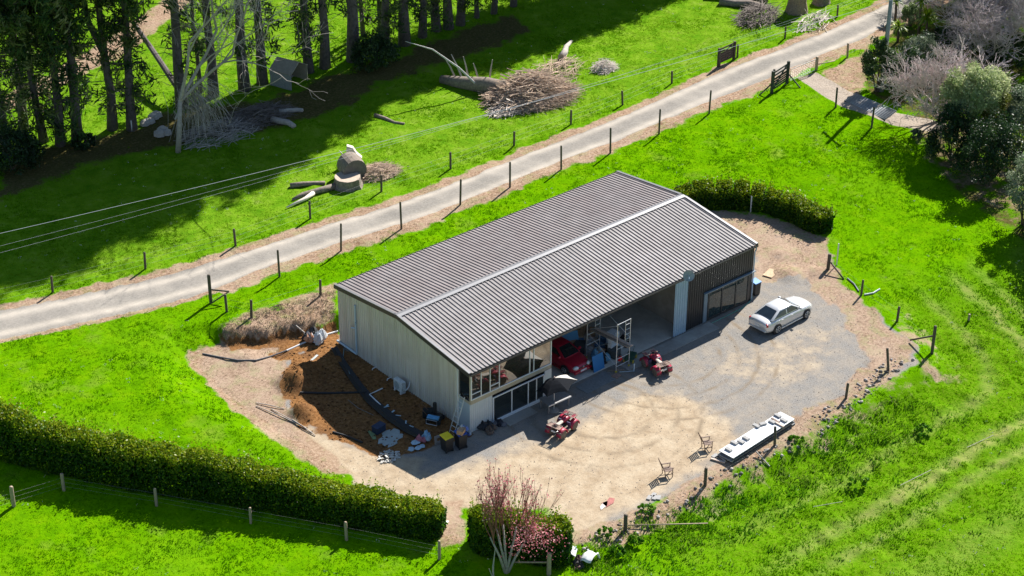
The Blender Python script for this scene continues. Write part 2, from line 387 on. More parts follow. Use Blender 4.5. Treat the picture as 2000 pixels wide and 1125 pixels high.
strawc = ramp(nt, n_fin, [(.25, (.13, .075, .045)), (.5, (.32, .22, .15)), (.7, (.46, .34, .25))])
strawc = mixc(nt, ramp(nt, noise(nt, .7, 5, rough=.7).outputs[0], [(.56, (0, 0, 0)), (.70, (.7, .7, .7))]), strawc, (.15, .09, .05))
strawc = mixc(nt, ramp(nt, n_mid, [(.50, (0, 0, 0)), (.72, (.75, .75, .75))]), strawc, (.13, .19, .03))
strawc = mixc(nt, ramp(nt, noise(nt, .45, 4).outputs[0], [(.48, (0, 0, 0)), (.68, (.55, .55, .55))]), strawc, (.44, .33, .25))
c = mixc(nt, edge('straw', n_mid, 1.7, .3, .7), c, strawc)
gravc = ramp(nt, n_grit, [(.25, (.11, .103, .097)), (.5, (.22, .21, .196)), (.75, (.39, .375, .35))])
gravc = mixc(nt, ramp(nt, n_mid, [(.4, (0, 0, 0)), (.7, (.65, .65, .65))]), gravc, (.34, .29, .23))
sandc = ramp(nt, n_mid, [(.25, (.29, .215, .14)), (.5, (.42, .335, .235)), (.75, (.51, .43, .315))])
sandc = mixc(nt, ramp(nt, n_grit, [(.45, (0, 0, 0)), (.8, (.5, .5, .5))]), sandc, (.24, .17, .10))
# sweeping tyre marks: rings about two turning points
tc = N(nt, 'ShaderNodeTexCoord')
def rings(cx, cy, r0, r1, f):
    vm = N(nt, 'ShaderNodeVectorMath', operation='DISTANCE'); nt.links.new(tc.outputs['Object'], vm.inputs[0]); vm.inputs[1].default_value = (cx, cy, 0)
    d = math_(nt, 'ADD', vm.outputs['Value'], math_(nt, 'MULTIPLY', n_mid, .5))
    s_ = math_(nt, 'SINE', math_(nt, 'MULTIPLY', d, f)); s_ = math_(nt, 'POWER', math_(nt, 'MAXIMUM', s_, 0.0), 3.0)
    ins = math_(nt, 'MULTIPLY', math_(nt, 'GREATER_THAN', d, r0), math_(nt, 'LESS_THAN', d, r1)); return math_(nt, 'MULTIPLY', s_, ins)
pc = at_z(1290, 690); pd = at_z(1180, 800)
tr_ = math_(nt, 'MAXIMUM', rings(pc[0], pc[1], 3.2, 9.0, 5.0), rings(pd[0], pd[1], 3.0, 7.5, 4.2))
tr_ = math_(nt, 'MULTIPLY', tr_, ramp(nt, noise(nt, .5, 3).outputs[0], [(.40, (0, 0, 0)), (.62, (.75, .75, .75))]))
yard = mixc(nt, edge('sand', n_mid, .8, .2, .8), gravc, sandc)
yard = mixc(nt, ramp(nt, n_fin, [(.5, (0, 0, 0)), (.78, (.6, .6, .6))]), yard, (.17, .145, .115))
yard = mixc(nt, tr_, yard, (.21, .165, .115))
yard = mixc(nt, ramp(nt, noise(nt, .35, 5, rough=.7).outputs[0], [(.57, (0, 0, 0)), (.72, (.5, .5, .5))]), yard, (.20, .16, .12))
c = mixc(nt, edge('gravel', n_mid, 1.2, .3, .7), c, mixc(nt, math_(nt, 'MULTIPLY', edge('straw', n_mid, 1.0), .85), yard, strawc))
soilc = ramp(nt, n_fin, [(.28, (.085, .040, .016)), (.5, (.215, .105, .040)), (.75, (.36, .20, .09))])
soilc = mixc(nt, ramp(nt, noise(nt, .6, 4).outputs[0], [(.45, (0, 0, 0)), (.7, (.6, .6, .6))]), soilc, (.10, .055, .032))
c = mixc(nt, edge('soil', n_mid, 1.5, .3, .7), c, soilc)
roadc = ramp(nt, n_fin, [(.3, (.20, .185, .165)), (.7, (.29, .27, .24))])
roadc = mixc(nt, math_(nt, 'MULTIPLY', attr('tracks'), ramp(nt, n_mid, [(.3, (.5, .5, .5)), (.7, (1, 1, 1))])), roadc, (.48, .43, .365))
roadc = mixc(nt, ramp(nt, noise(nt, .22, 4).outputs[0], [(.5, (0, 0, 0)), (.72, (.4, .4, .4))]), roadc, (.43, .39, .34))
c = mixc(nt, edge('road', n_mid, .9, .3, .7), c, roadc)
pathc = ramp(nt, n_fin, [(.3, (.30, .25, .20)), (.7, (.42, .36, .30))])
c = mixc(nt, edge('path', n_mid, .4), c, pathc)
nt.links.new(c, bs.inputs['Base Color']); bs.inputs['Roughness'].default_value = 1.0; bs.inputs['Specular IOR Level'].default_value = 0.0
bp = N(nt, 'ShaderNodeBump'); bp.inputs['Strength'].default_value = .9; bp.inputs['Distance'].default_value = .09
hh = math_(nt, 'ADD', math_(nt, 'MULTIPLY', n_fin, .8), math_(nt, 'MULTIPLY', n_grit, .45))
grassy = math_(nt, 'SUBTRACT', 1.0, math_(nt, 'MULTIPLY', math_(nt, 'MAXIMUM', attr('road'), math_(nt, 'MULTIPLY', attr('gravel'), .8)), .75))
nt.links.new(math_(nt, 'MULTIPLY', hh, grassy), bp.inputs['Height']); nt.links.new(bp.outputs[0], bs.inputs['Normal'])
def sub_ground(name, fm):
    f = F[fm]; ids, inv = np.unique(f, return_inverse=True)
    me = fast_mesh(name, GV[ids], inv.reshape(-1, 4), True, {k: v[ids] for k, v in A.items()}, 'POINT')
    return tag(link(name, me, gm), kind='structure')
sub_ground('ground', ~(fr | fg | fp)); sub_ground('driveway', fr); sub_ground('gravel_yard', fg); sub_ground('dirt_path', fp)
# grid look-up of the masks
def look(arr, x, y):
    i = np.clip(np.searchsorted(AX, x)-1, 0, nx-2); j = np.clip(np.searchsorted(AY, y)-1, 0, ny-2); a2 = arr.reshape(nx, ny)
    tx = (x-AX[i])/(AX[i+1]-AX[i]); ty = (y-AY[j])/(AY[j+1]-AY[j])
    return (a2[i, j]*(1-tx)+a2[i+1, j]*tx)*(1-ty)+(a2[i, j+1]*(1-tx)+a2[i+1, j+1]*tx)*ty

# ------------------------------------------------------------------ shed
STEEL = M('roof_steel', (.225, .208, .206), .65, 0, .2, 1.2, dirt=((.17, .15, .145), .7))
STEEL_OLD = M('roof_steel_weathered', (.235, .210, .206), .65, 0, .24, 1.1, dirt=((.21, .17, .165), .85))
FLASH = M('flashing', (.21, .21, .22), .4, .2, .06, 3)
CHAR = M('charcoal_trim', (.035, .037, .040), .45, 0, .1, 4)
BEIGE = M('beige_cladding', (.63, .585, .52), .5, 0, .07, 1.2, dirt=((.44, .40, .35), .3), streak=(.46, .40, .33))
PALE = M('pale_cladding', (.58, .61, .63), .5, 0, .06, 2)
BLACK = M('black_cladding', (.030, .030, .033), .38, 0, .12, 3)
SLIDE = M('blue_grey_cladding', (.30, .42, .54), .42, 0, .08, 3)
WHITE = M('white_frame', (.74, .75, .76), .4, 0, .04, 5)
PVC = M('white_pvc', (.70, .72, .74), .4, 0, .05, 5)
CONC = M('concrete', (.34, .33, .30), .85, 0, .2, 1.5, dirt=((.20, .18, .15), .5))
INNER = M('inner_lining', (.34, .29, .24), .8, 0, .2, 1.5)
GLASS = glassmat('glass_dark', (.018, .024, .026), 1.9)
MIRROR = glassmat('glass_tinted', (.045, .040, .028), 3.0)
GLASS2 = glassmat('glass_plain', (.03, .05, .055), 1.7)
WOOD = M('wood_grey', (.26, .205, .16), .8, 0, .3, 9)
shed = thing('farm_shed', 'long farm shed with ribbed grey roof, beige gable end and open vehicle bay', 'shed', (0, 0, 0))
OV = .13
def ribbed(prof_pitch, rib_w, rib_t, rib_h, x0, x1, fn):
    """strip profile along x: fn(x, lift) -> (bottom point, top point)"""
    pts = []; x = x0
    while x < x1-1e-6:
        c = x+prof_pitch/2
        for dx, l in ((0, 0), (prof_pitch/2-rib_w/2, 0), (prof_pitch/2-rib_t/2, rib_h), (prof_pitch/2+rib_t/2, rib_h), (prof_pitch/2+rib_w/2, 0)):
            if x+dx < x1: pts.append((x+dx, l))
        x += prof_pitch
    pts.append((x1, 0)); V = []; Fc = []
    for px, l in pts: V += list(fn(px, l))
    for i in range(len(pts)-1): Fc.append((2*i, 2*i+2, 2*i+3, 2*i+1))
    return V, Fc
def roofz(y): return E+(R-E)*(y+OV)/(RM+OV) if y <= RM else E+(R-E)*(W+OV-y)/(W+OV-RM)
V, Fc = ribbed(.295, .135, .065, .055, -OV, L+OV, lambda x, l: ((x, -OV, E+l), (x, RM, R+l))); MB().add(V, Fc).build('roof_sheet', STEEL, shed, fixn=False)
V, Fc = ribbed(.295, .135, .065, .055, -OV, L+OV, lambda x, l: ((x, RM, R+l), (x, W+OV, E+l))); MB().add(V, Fc).build('roof_sheet', STEEL_OLD, shed, fixn=False)
b = MB(); b.prism([(RM-.24, R+.035), (RM-.235, R+.066), (RM, R+.10), (RM+.235, R+.066), (RM+.24, R+.035), (RM, R+.068)], L+2*OV+.06, 'x', -OV-.03); b.build('ridge_cap', FLASH, shed)
for x0 in (-OV-.06, L+OV-.12):
    for (ya, za, yb, zb) in ((-OV-.02, E, RM-.25, R-.012), (RM+.25, R-.012, W+OV+.02, E)):
        b = MB(); b.prism([(ya, za+.055), (ya, za+.105), (yb, zb+.105), (yb, zb+.055)], .18, 'x', x0); b.build('barge_capping', FLASH, shed)
    for (ya, za, yb, zb) in ((-OV-.02, E, RM, R+.02), (RM, R+.02, W+OV+.02, E)):
        b = MB(); b.prism([(ya, za-.20), (ya, za+.05), (yb, zb+.05), (yb, zb-.20)], .03, 'x', x0-.012 if x0 < 0 else x0+.18); b.build('barge_board', CHAR, shed)
for y0 in (-OV-.13, W+OV):
    b = MB(); b.prism([(y0, E-.13), (y0+.13, E-.13), (y0+.13, E-.02), (y0+.115, E-.02), (y0+.115, E-.115), (y0+.015, E-.115), (y0+.015, E-.02), (y0, E-.02)], L+2*OV, 'x', -OV); b.build('gutter', CHAR, shed)
# gable walls (fine ribs)
def gable(x, y0, y1, zb, mat, nm, out):
    Vv, Ff = ribbed(.20, .10, .05, .035, y0, y1, lambda y, l: ((x+out*l, y, zb), (x+out*l, y, roofz(y)-.06))); MB().add(Vv, Ff).build(nm, mat, shed, fixn=False)
gable(0, 1.1, W, 0, BEIGE, 'gable_wall', -1); gable(L, 0, W, 0, BLACK, 'gable_wall', 1)
b = MB(); b.box((L/2, W, E/2-.05), (L, .06, E-.1)); b.build('back_wall', BEIGE, shed)
def wall(nm, x0, x1, z0, z1, mat, pitch=.17, w=.08, t=.045, hgt=.022, y=0.0):
    Vv, Ff = ribbed(pitch, w, t, hgt, x0, x1, lambda x, l: ((x, y-l, z0), (x, y-l, z1))); return MB().add(Vv, Ff).build(nm, mat, shed, fixn=False)
def X(u, v): return float(at_y(u, v, 0.0)[0])
def Z(u, v): return float(at_y(u, v, 0.0)[2])
xs0 = X(963, 790); zs1 = Z(963, 776); xs1 = X(1062, 740); xup1 = X(1076, 690); zup0 = Z(920.6, 782); xg0 = xup1+.06; xg1 = X(1316, 600); xb0 = X(1340, 600)
zband = zup0-.02
# front, living end: lower cladding, sliding door, tall window band above
wall('front_wall', .03, xs0-.06, 0, zband-.28, PALE)
b = MB(); b.box(((xs1+xup1)/2+.05, -.005, 1.0), (xup1-xs1-.0, .05, 2.0)); b.build('front_panel', PALE, shed)
b = MB(); b.box((xup1/2+.03, -.012, zband-.14), (xup1-.02, .05, .28)); b.build('beam_lining', M('timber_lining', (.44, .38, .28), .6, 0, .15, 3), shed)
b = MB(); b.box((.012, .55, 1.03), (.04, 1.08, 2.06)); b.build('side_panel', M('blue_side_panel', (.42, .49, .55), .5, 0, .06, 2), shed)
b = MB(); b.box((.01, .55, 2.16), (.07, 1.1, .18)); b.build('timber_sill', M('timber_lining', (.44, .38, .28)), shed)
b = MB(); b.box((.02, .58, (2.25+E-.25)/2), (.02, .98, E-.25-2.25)); b.build('side_window', GLASS, shed)
b = MB(); b.box((-.03, 1.1, (E-.25)/2), (.09, .09, E-.3)); b.build('corner_flashing', WHITE, shed)
b = MB(); b.box((.02, .02, 1.0), (.06, .06, 2.0)); b.build('corner_flashing', PALE, shed)
b = MB(); b.box((.05, .03, (2.25+E-.2)/2), (.09, .06, E-.2-2.25)); b.build('corner_post', M('timber_lining', (.44, .38, .28)), shed)
def window(nm, x0, x1, z0, z1, mulls, glass, frame=WHITE, fw_=.06, y=-.03, rails=()):
    """window frame with its bars, one pane per light"""
    b = MB(); xm = (x0+x1)/2; zm = (z0+z1)/2
    b.box((xm, y, z0+fw_/2), (x1-x0, .07, fw_)); b.box((xm, y, z1-fw_/2), (x1-x0, .07, fw_))
    for x in (x0+fw_/2, x1-fw_/2): b.box((x, y, zm), (fw_, .068, z1-z0-2*fw_))
    for x in mulls: b.box((x, y, zm), (fw_*.85, .064, z1-z0-2*fw_))
    for (xa, xb, zz) in rails: b.box(((xa+xb)/2, y, zz), (xb-xa-fw_, .06, fw_*.8))
    fo = b.build(nm, frame, shed)
    xs = [x0]+list(mulls)+[x1]
    for i in range(len(xs)-1):
        MB().box(((xs[i]+xs[i+1])/2, y+.012, zm), (xs[i+1]-xs[i]-fw_*.8, .012, z1-z0-fw_*1.4)).build('pane', glass, fo)
    return fo
ztop = E-.16
mu = [X(939, 775), X(956.5, 765), X(974.5, 757), X(1033.7, 728), X(1041.6, 724)]
zr = zup0+.42
window('upper_window', .05, xup1, zup0, ztop, mu, MIRROR, rails=((.05, mu[0], zr), (mu[1], mu[2], zr)))
ms = [X(998.8, 780), X(1030.8, 770), X(1047, 760)]
window('sliding_door', xs0-.04, xs1, .06, zs1, ms, GLASS, fw_=.07)
b = MB(); b.box(((xs0+xs1)/2, -.09, .05), (xs1-xs0+.2, .16, .10)); b.build('door_sill', WHITE, shed)
# bay: light jambs, pale sliding leaf, black living end with its window
b = MB(); b.box(((xg0+xg1)/2, .02, E-.19), (xg1-xg0, .10, .12)); b.build('bay_lintel', PALE, shed)
wall('sliding_bay_door', xg1, xb0, 0.02, E-.14, SLIDE, .21, .11, .05, .05, y=-.06)
wall('black_wall', xb0, L, 0, E-.14, BLACK, .21, .07, .035, .035)
xw0 = X(1381, 590); xw1 = X(1461, 560); zw1 = Z(1461, 532); zw1 = 2.25
window('ranch_slider', xw0, xw1, .08, zw1, [xw0+(xw1-xw0)*.34, xw0+(xw1-xw0)*.68], GLASS2, CHAR, .13, y=-.06)
BLU = M('blue_grey_trim', (.16, .22, .28), .45, 0, .1, 4)
b = MB(); b.box(((xw0-.3+xw1+.35)/2, -.1, zw1+.05), (xw1-xw0+.85, .17, .06)); b.build('window_flashing', BLU, shed)
b = MB(); b.box((xw0-.2, -.05, zw1/2), (.32, .06, zw1-.06)); b.build('window_panel', BLU, shed)
for i in range(3): # curtains behind the panes
    cx = xw0+(xw1-xw0)*(.22+.33*i); Vv, Ff = ribbed(.16, .12, .02, .05, cx-.42, cx+.42, lambda x, l: ((x, .22-l, .25), (x, .22-l, zw1-.1))); MB().add(Vv, Ff).build('curtain', M('curtain_cloth', (.45, .47, .45), .9), shed, fixn=False)
# inner slab and partitions
b = MB(); b.prism([(.05, .02), (L-.05, .02), (L-.05, W-.05), (.05, W-.05)], .14, 'z', -.11); b.build('floor_slab', M('floor_concrete', (.58, .56, .50), .85, 0, .15, 1.2, dirt=((.36, .33, .28), .5)), shed)
b = MB(); b.box((xup1+.10, 4.2, 2.05), (.10, 8.2, 4.1)); b.build('partition', INNER, shed)
b = MB(); b.box((xb0+.05, 5.2, 2.05), (.10, 10.2, 4.1)); b.build('partition', INNER, shed)
b = MB(); b.box((L/2, 10.6, 2.05), (L-.3, .10, 4.1)); b.build('partition', INNER, shed)
b = MB(); b.box((xup1/2+.05, 3.4, 2.15), (xup1-.2, 6.4, .14)); b.build('upper_floor', WOOD, shed)
b = MB(); b.box((xup1/2+.05, 3.2, 3.25), (xup1-.2, .08, 2.1)); b.build('upper_partition', INNER, shed)
for x in (xg0+2.2, xg0+4.6, xg0+7): MB().box((x, 5.2, E-.1), (.1, 10.2, .2)).build('rafter', INNER, shed)
# downpipes, dish, pipe-work on the walls
for (xx, yy) in ((L+.09, -.12),):
    MB().path([(xx, yy, E-.1), (xx+.02, yy+.02, E-.4), (xx, yy+.1, E-.6), (xx, yy+.1, .0)], .045, 8).build('downpipe', SLIDE, shed)
p1 = at_x(693, 596, -.1); p2 = at_x(695, 698, -.1)
b = MB(); b.path([(-.1, p1[1], p1[2]), (-.1, p1[1], .12)], .06, 8); b.path([(-.1, p1[1], .14), (-.12, W+.15, .16)], .07, 8); b.tube((-.1, p1[1], 2.1), (-.28, p1[1]+.25, 2.1), .05, n=8); b.tube((-.1, p1[1], 2.55), (-.25, p1[1]-.15, 2.6), .04, n=6); b.build('downpipe', M('pale_blue_pipe', (.46, .58, .66), .4, 0, .05, 5), shed)
d0 = at_y(1344, 533, -.35)
b = MB(); b.tube((d0[0]+.05, -.13, E-.08), (d0[0], -.28, E+.12), .025); b.lathe([(.0, -.02), (.2, .0), (.38, .07), (.39, .085), (.2, .02), (0, 0)], 20, (0, 0, 0), 'z')
dish = MB(); dish.lathe([(.001, 0), (.2, .02), (.37, .075), (.38, .095), (.2, .04), (.001, .02)], 20)
do = dish.build('satellite_dish', M('dish_grey', (.22, .27, .31), .4), shed); do.location = (d0[0], -.40, E+.22); do.rotation_euler = (rad(70), 0, rad(-38))
MB().path([(0, 0, .02), (.0, -.15, .45), (0, -.12, .5)], .02).build('dish_arm', SLIDE, do)
MB().path([(d0[0]+.15, -.1, E-.2), (d0[0]+.02, -.18, E), (d0[0], -.36, E+.18)], .03).build('dish_bracket', SLIDE, shed)
b = MB(); b.box((L/2+4, -.72, .01), (8.2, 1.0, .06)); b.build('concrete_apron', CONC, shed)
tag(shed, 'long farm shed with ribbed grey roof, beige gable end and open vehicle bay', 'shed')

# ------------------------------------------------------------------ grass, straw, weeds (uncountable)
VIEW = [tuple(at_z(u, v)[:2]) for u, v in ((-80, -80), (2180, -80), (2180, 1330), (-80, 1330))]
def in_view(n, rng, poly=VIEW):
    xs = [p[0] for p in poly]; ys = [p[1] for p in poly]; out = []
    x = rng.uniform(min(xs), max(xs), n*3); y = rng.uniform(min(ys), max(ys), n*3)
    k = poly_sd(x, y, poly) < 0; return x[k][:n], y[k][:n]
def inshed(x, y, m=.1): return (x > -m) & (x < L+m) & (y > -m) & (y < W+m)
def blades(name, x, y, z, hgt, wid, nb, mat, rng, tone=None, spread=.5, lean=.5):
    n = len(x); P = np.repeat(np.stack([x, y, z], 1), nb, 0); m_ = n*nb
    H = np.repeat(hgt, nb)*(.6+.6*rng.rand(m_)); Wd = np.repeat(wid, nb)
    a = rng.rand(m_)*2*PI; rr = np.sqrt(rng.rand(m_))*np.repeat(hgt, nb)*spread*1.6
    P = P+np.stack([np.cos(a)*rr, np.sin(a)*rr, np.zeros(m_)], 1)
    th = rng.rand(m_)*2*PI; dx = np.stack([np.cos(th), np.sin(th), np.zeros(m_)], 1)
    la = rng.rand(m_)*2*PI; ln = H*lean*rng.rand(m_)
    tip = P+np.stack([np.cos(la)*ln, np.sin(la)*ln, H], 1)
    V = np.stack([P-dx*Wd[:, None]*.5-np.array([0, 0, .02]), P+dx*Wd[:, None]*.5-np.array([0, 0, .02]), tip], 1).reshape(-1, 3)
    t_ = rng.rand(m_) if tone is None else np.clip(np.repeat(tone, nb)+rng.normal(size=m_)*.1, 0, 1)
    me = fast_mesh(name, V, np.arange(3*m_).reshape(m_, 3), attrs={'tone': t_}); return tag(link(name, me, mat), kind='stuff')
rng = np.random.RandomState(11)
GRASS = leafmat('grass_blade', [(.052, .185, .001), (.092, .26, .001), (.132, .315, .001), (.180, .335, .004), (.23, .32, .03)], .9, .35, .0)
x, y = in_view(235000, rng)
cover = np.maximum.reduce([look(a_, x, y) for a_ in (fieldm*.9, gravel, straw, soil, road, path, needles)])
clump = fbm(x*.55, y*.55, 3); big = fbm(x*.12+5, y*.12)
keep = (cover+(fbm(x*1.1+9, y*1.1)-.45)*1.3 < .45) & (look(road, x, y) < .3) & ~inshed(x, y, .4) & (rng.rand(len(x)) < .35+1.1*clump)
x, y, clump, big = x[keep], y[keep], clump[keep], big[keep]
z = h(x, y); pl = look(pale, x, y); rg = look(rough_, x, y)
tone = np.clip(.20+.6*big+.22*pl+.14*rg-(clump-.4)*.7, 0, 1)
hg = .045+.11*np.clip(clump-.25, 0, 1)+.03*rg*rng.rand(len(x))
blades('grass', x, y, z, hg, hg*.55+.02, 5, GRASS, rng, tone, 1.1, .8)
# tussocks and weeds on the bank below the yard and along edges
def zone(pts, n, rng, zz=0.0):
    return in_view(n, rng, [tuple(at_z(u, v, zz)[:2]) for u, v in pts])
WEED = leafmat('weed_leaf', [(.022, .09, .012), (.045, .17, .005), (.09, .25, .005), (.15, .29, .012), (.26, .30, .08)], .6, .35, .12)
x, y = zone([(1130, 1060), (1230, 1020), (1340, 980), (1420, 940), (1520, 890), (1640, 810), (1760, 760), (1900, 780), (2040, 850), (2040, 980), (1700, 1130), (1180, 1180), (1050, 1180)], 5200, rng)
dp = look(d_pad, x, y); k = (look(gravel, x, y) < .4) & (rng.rand(len(x)) < fbm(x*.5+3, y*.5)*1.6*(1-.93*sstep(2.0, 6.5, dp))); x, y = x[k], y[k]
s_ = .09+.24*rng.rand(len(x))**2.5
blades('weed_patch', x, y, h(x, y)-.02, s_, s_*.35+.02, 12, WEED, rng, np.clip(fbm(x*.3, y*.3)*1.2, 0, 1), 1.0, .9)
DRY = leafmat('dry_stalk', [(.16, .10, .06), (.30, .21, .14), (.44, .34, .24), (.52, .43, .32)], .8, .1, .2)
x, y = in_view(75000, rng); k = (look(straw, x, y)+(fbm(x*.9, y*.9+7)-.45)*1.4 > .55) & (look(gravel, x, y)*look(sand, x, y) < .5) & (look(road, x, y) < .3) & ~inshed(x, y, .3) & (rng.rand(len(x)) < .75); x, y = x[k], y[k]
s_ = .04+.09*rng.rand(len(x)); blades('straw_litter', x, y, h(x, y), s_, np.full(len(x), .035), 3, DRY, rng, None, 1.2, 2.2)
# rank dry growth on the cut bank behind the dig
x, y = zone([(425, 645), (470, 625), (560, 598), (655, 575), (655, 622), (600, 640), (540, 652), (470, 664), (430, 668)], 1500, rng, .5)
x, y = x[h(x, y) > .25], y[h(x, y) > .25]
k = rng.rand(len(x)) < fbm(x*.7, y*.7+4)*1.5; x, y = x[k], y[k]
blades('bank_growth', x, y, h(x, y), .05+.10*rng.rand(len(x)), np.full(len(x), .035), 6, leafmat('bank_stalk', [(.10, .07, .045), (.22, .165, .12), (.38, .30, .235), (.48, .40, .32), (.13, .16, .03)], .8, .1, .2), rng, None, .7, 1.2)
# clover and dandelion heads
x, y = in_view(5200, rng); k = (np.maximum.reduce([look(a_, x, y) for a_ in (gravel, straw, soil, road, path, needles)]) < .1) & ~inshed(x, y, .5) & (rng.rand(len(x)) < (fbm(x*.3+8, y*.3)-.3)*2.2); x, y = x[k], y[k]
blades('clover_flowers', x, y, h(x, y)+.03, np.full(len(x), .05), np.full(len(x), .07), 4, leafmat('clover_white', [(.40, .48, .22), (.62, .66, .48), (.72, .72, .62)], .8, .2, .1), rng, None, 1.6, .9)
# stones along the edge of the yard
def stones(name, x, y, s, mat, rng):
    n = len(x); base = np.array([(0, 0, 1), (1, 0, 0), (0, 1, 0), (-1, 0, 0), (0, -1, 0), (0, 0, -.4)], float); T = np.array([(0, 1, 2), (0, 2, 3), (0, 3, 4), (0, 4, 1), (5, 2, 1), (5, 3, 2), (5, 4, 3), (5, 1, 4)])
    P = base[None]*(s[:, None, None]*(.55+.7*rng.rand(n, 6, 1)))*np.array([1, .8, .7]); a = rng.rand(n)*6.28; c_, s2 = np.cos(a)[:, None], np.sin(a)[:, None]
    P = np.stack([P[..., 0]*c_-P[..., 1]*s2, P[..., 0]*s2+P[..., 1]*c_, P[..., 2]], -1)+np.stack([x, y, h(x, y)+s*.15], 1)[:, None]
    me = fast_mesh(name, P.reshape(-1, 3), (T[None]+6*np.arange(n)[:, None, None]).reshape(-1, 3), attrs={'tone': np.repeat(rng.rand(n), 8)}); return tag(link(name, me, mat), kind='stuff')
ROCK = leafmat('rock', [(.12, .11, .10), (.22, .20, .185), (.34, .31, .29), (.46, .41, .37)], .85, 0, .2)
x, y = zone([(1130, 1050), (1180, 1035), (1260, 1000), (1350, 955), (1410, 915), (1540, 850), (1570, 860), (1440, 935), (1330, 1000), (1200, 1070), (1140, 1075)], 260, rng)
x2, y2 = zone([(1560, 830), (1650, 770), (1740, 700), (1790, 700), (1700, 770), (1600, 850)], 260, rng)
stones('rubble_stones', np.r_[x, x2], np.r_[y, y2], (.04+.17*rng.rand(len(x)+len(x2))**3), ROCK, rng)
x, y = zone([(640, 900), (900, 1000), (1100, 1000), (1350, 930), (1540, 830), (1760, 700), (1640, 560), (1480, 590), (1340, 660), (920, 860)], 2600, rng)
stones('loose_gravel', x, y, .015+.035*rng.rand(len(x))**2, ROCK, rng)
x, y = zone([(520, 700), (560, 690), (640, 660), (660, 680), (900, 850), (720, 885), (600, 840), (545, 770)], 1300, rng)
k = look(soil, x, y) > .5; x, y = x[k], y[k]
stones('soil_clods', x, y, .03+.09*rng.rand(len(x))**2.5, leafmat('clod', [(.07, .035, .016), (.16, .08, .034), (.28, .155, .07)], .95, 0, .1), rng)

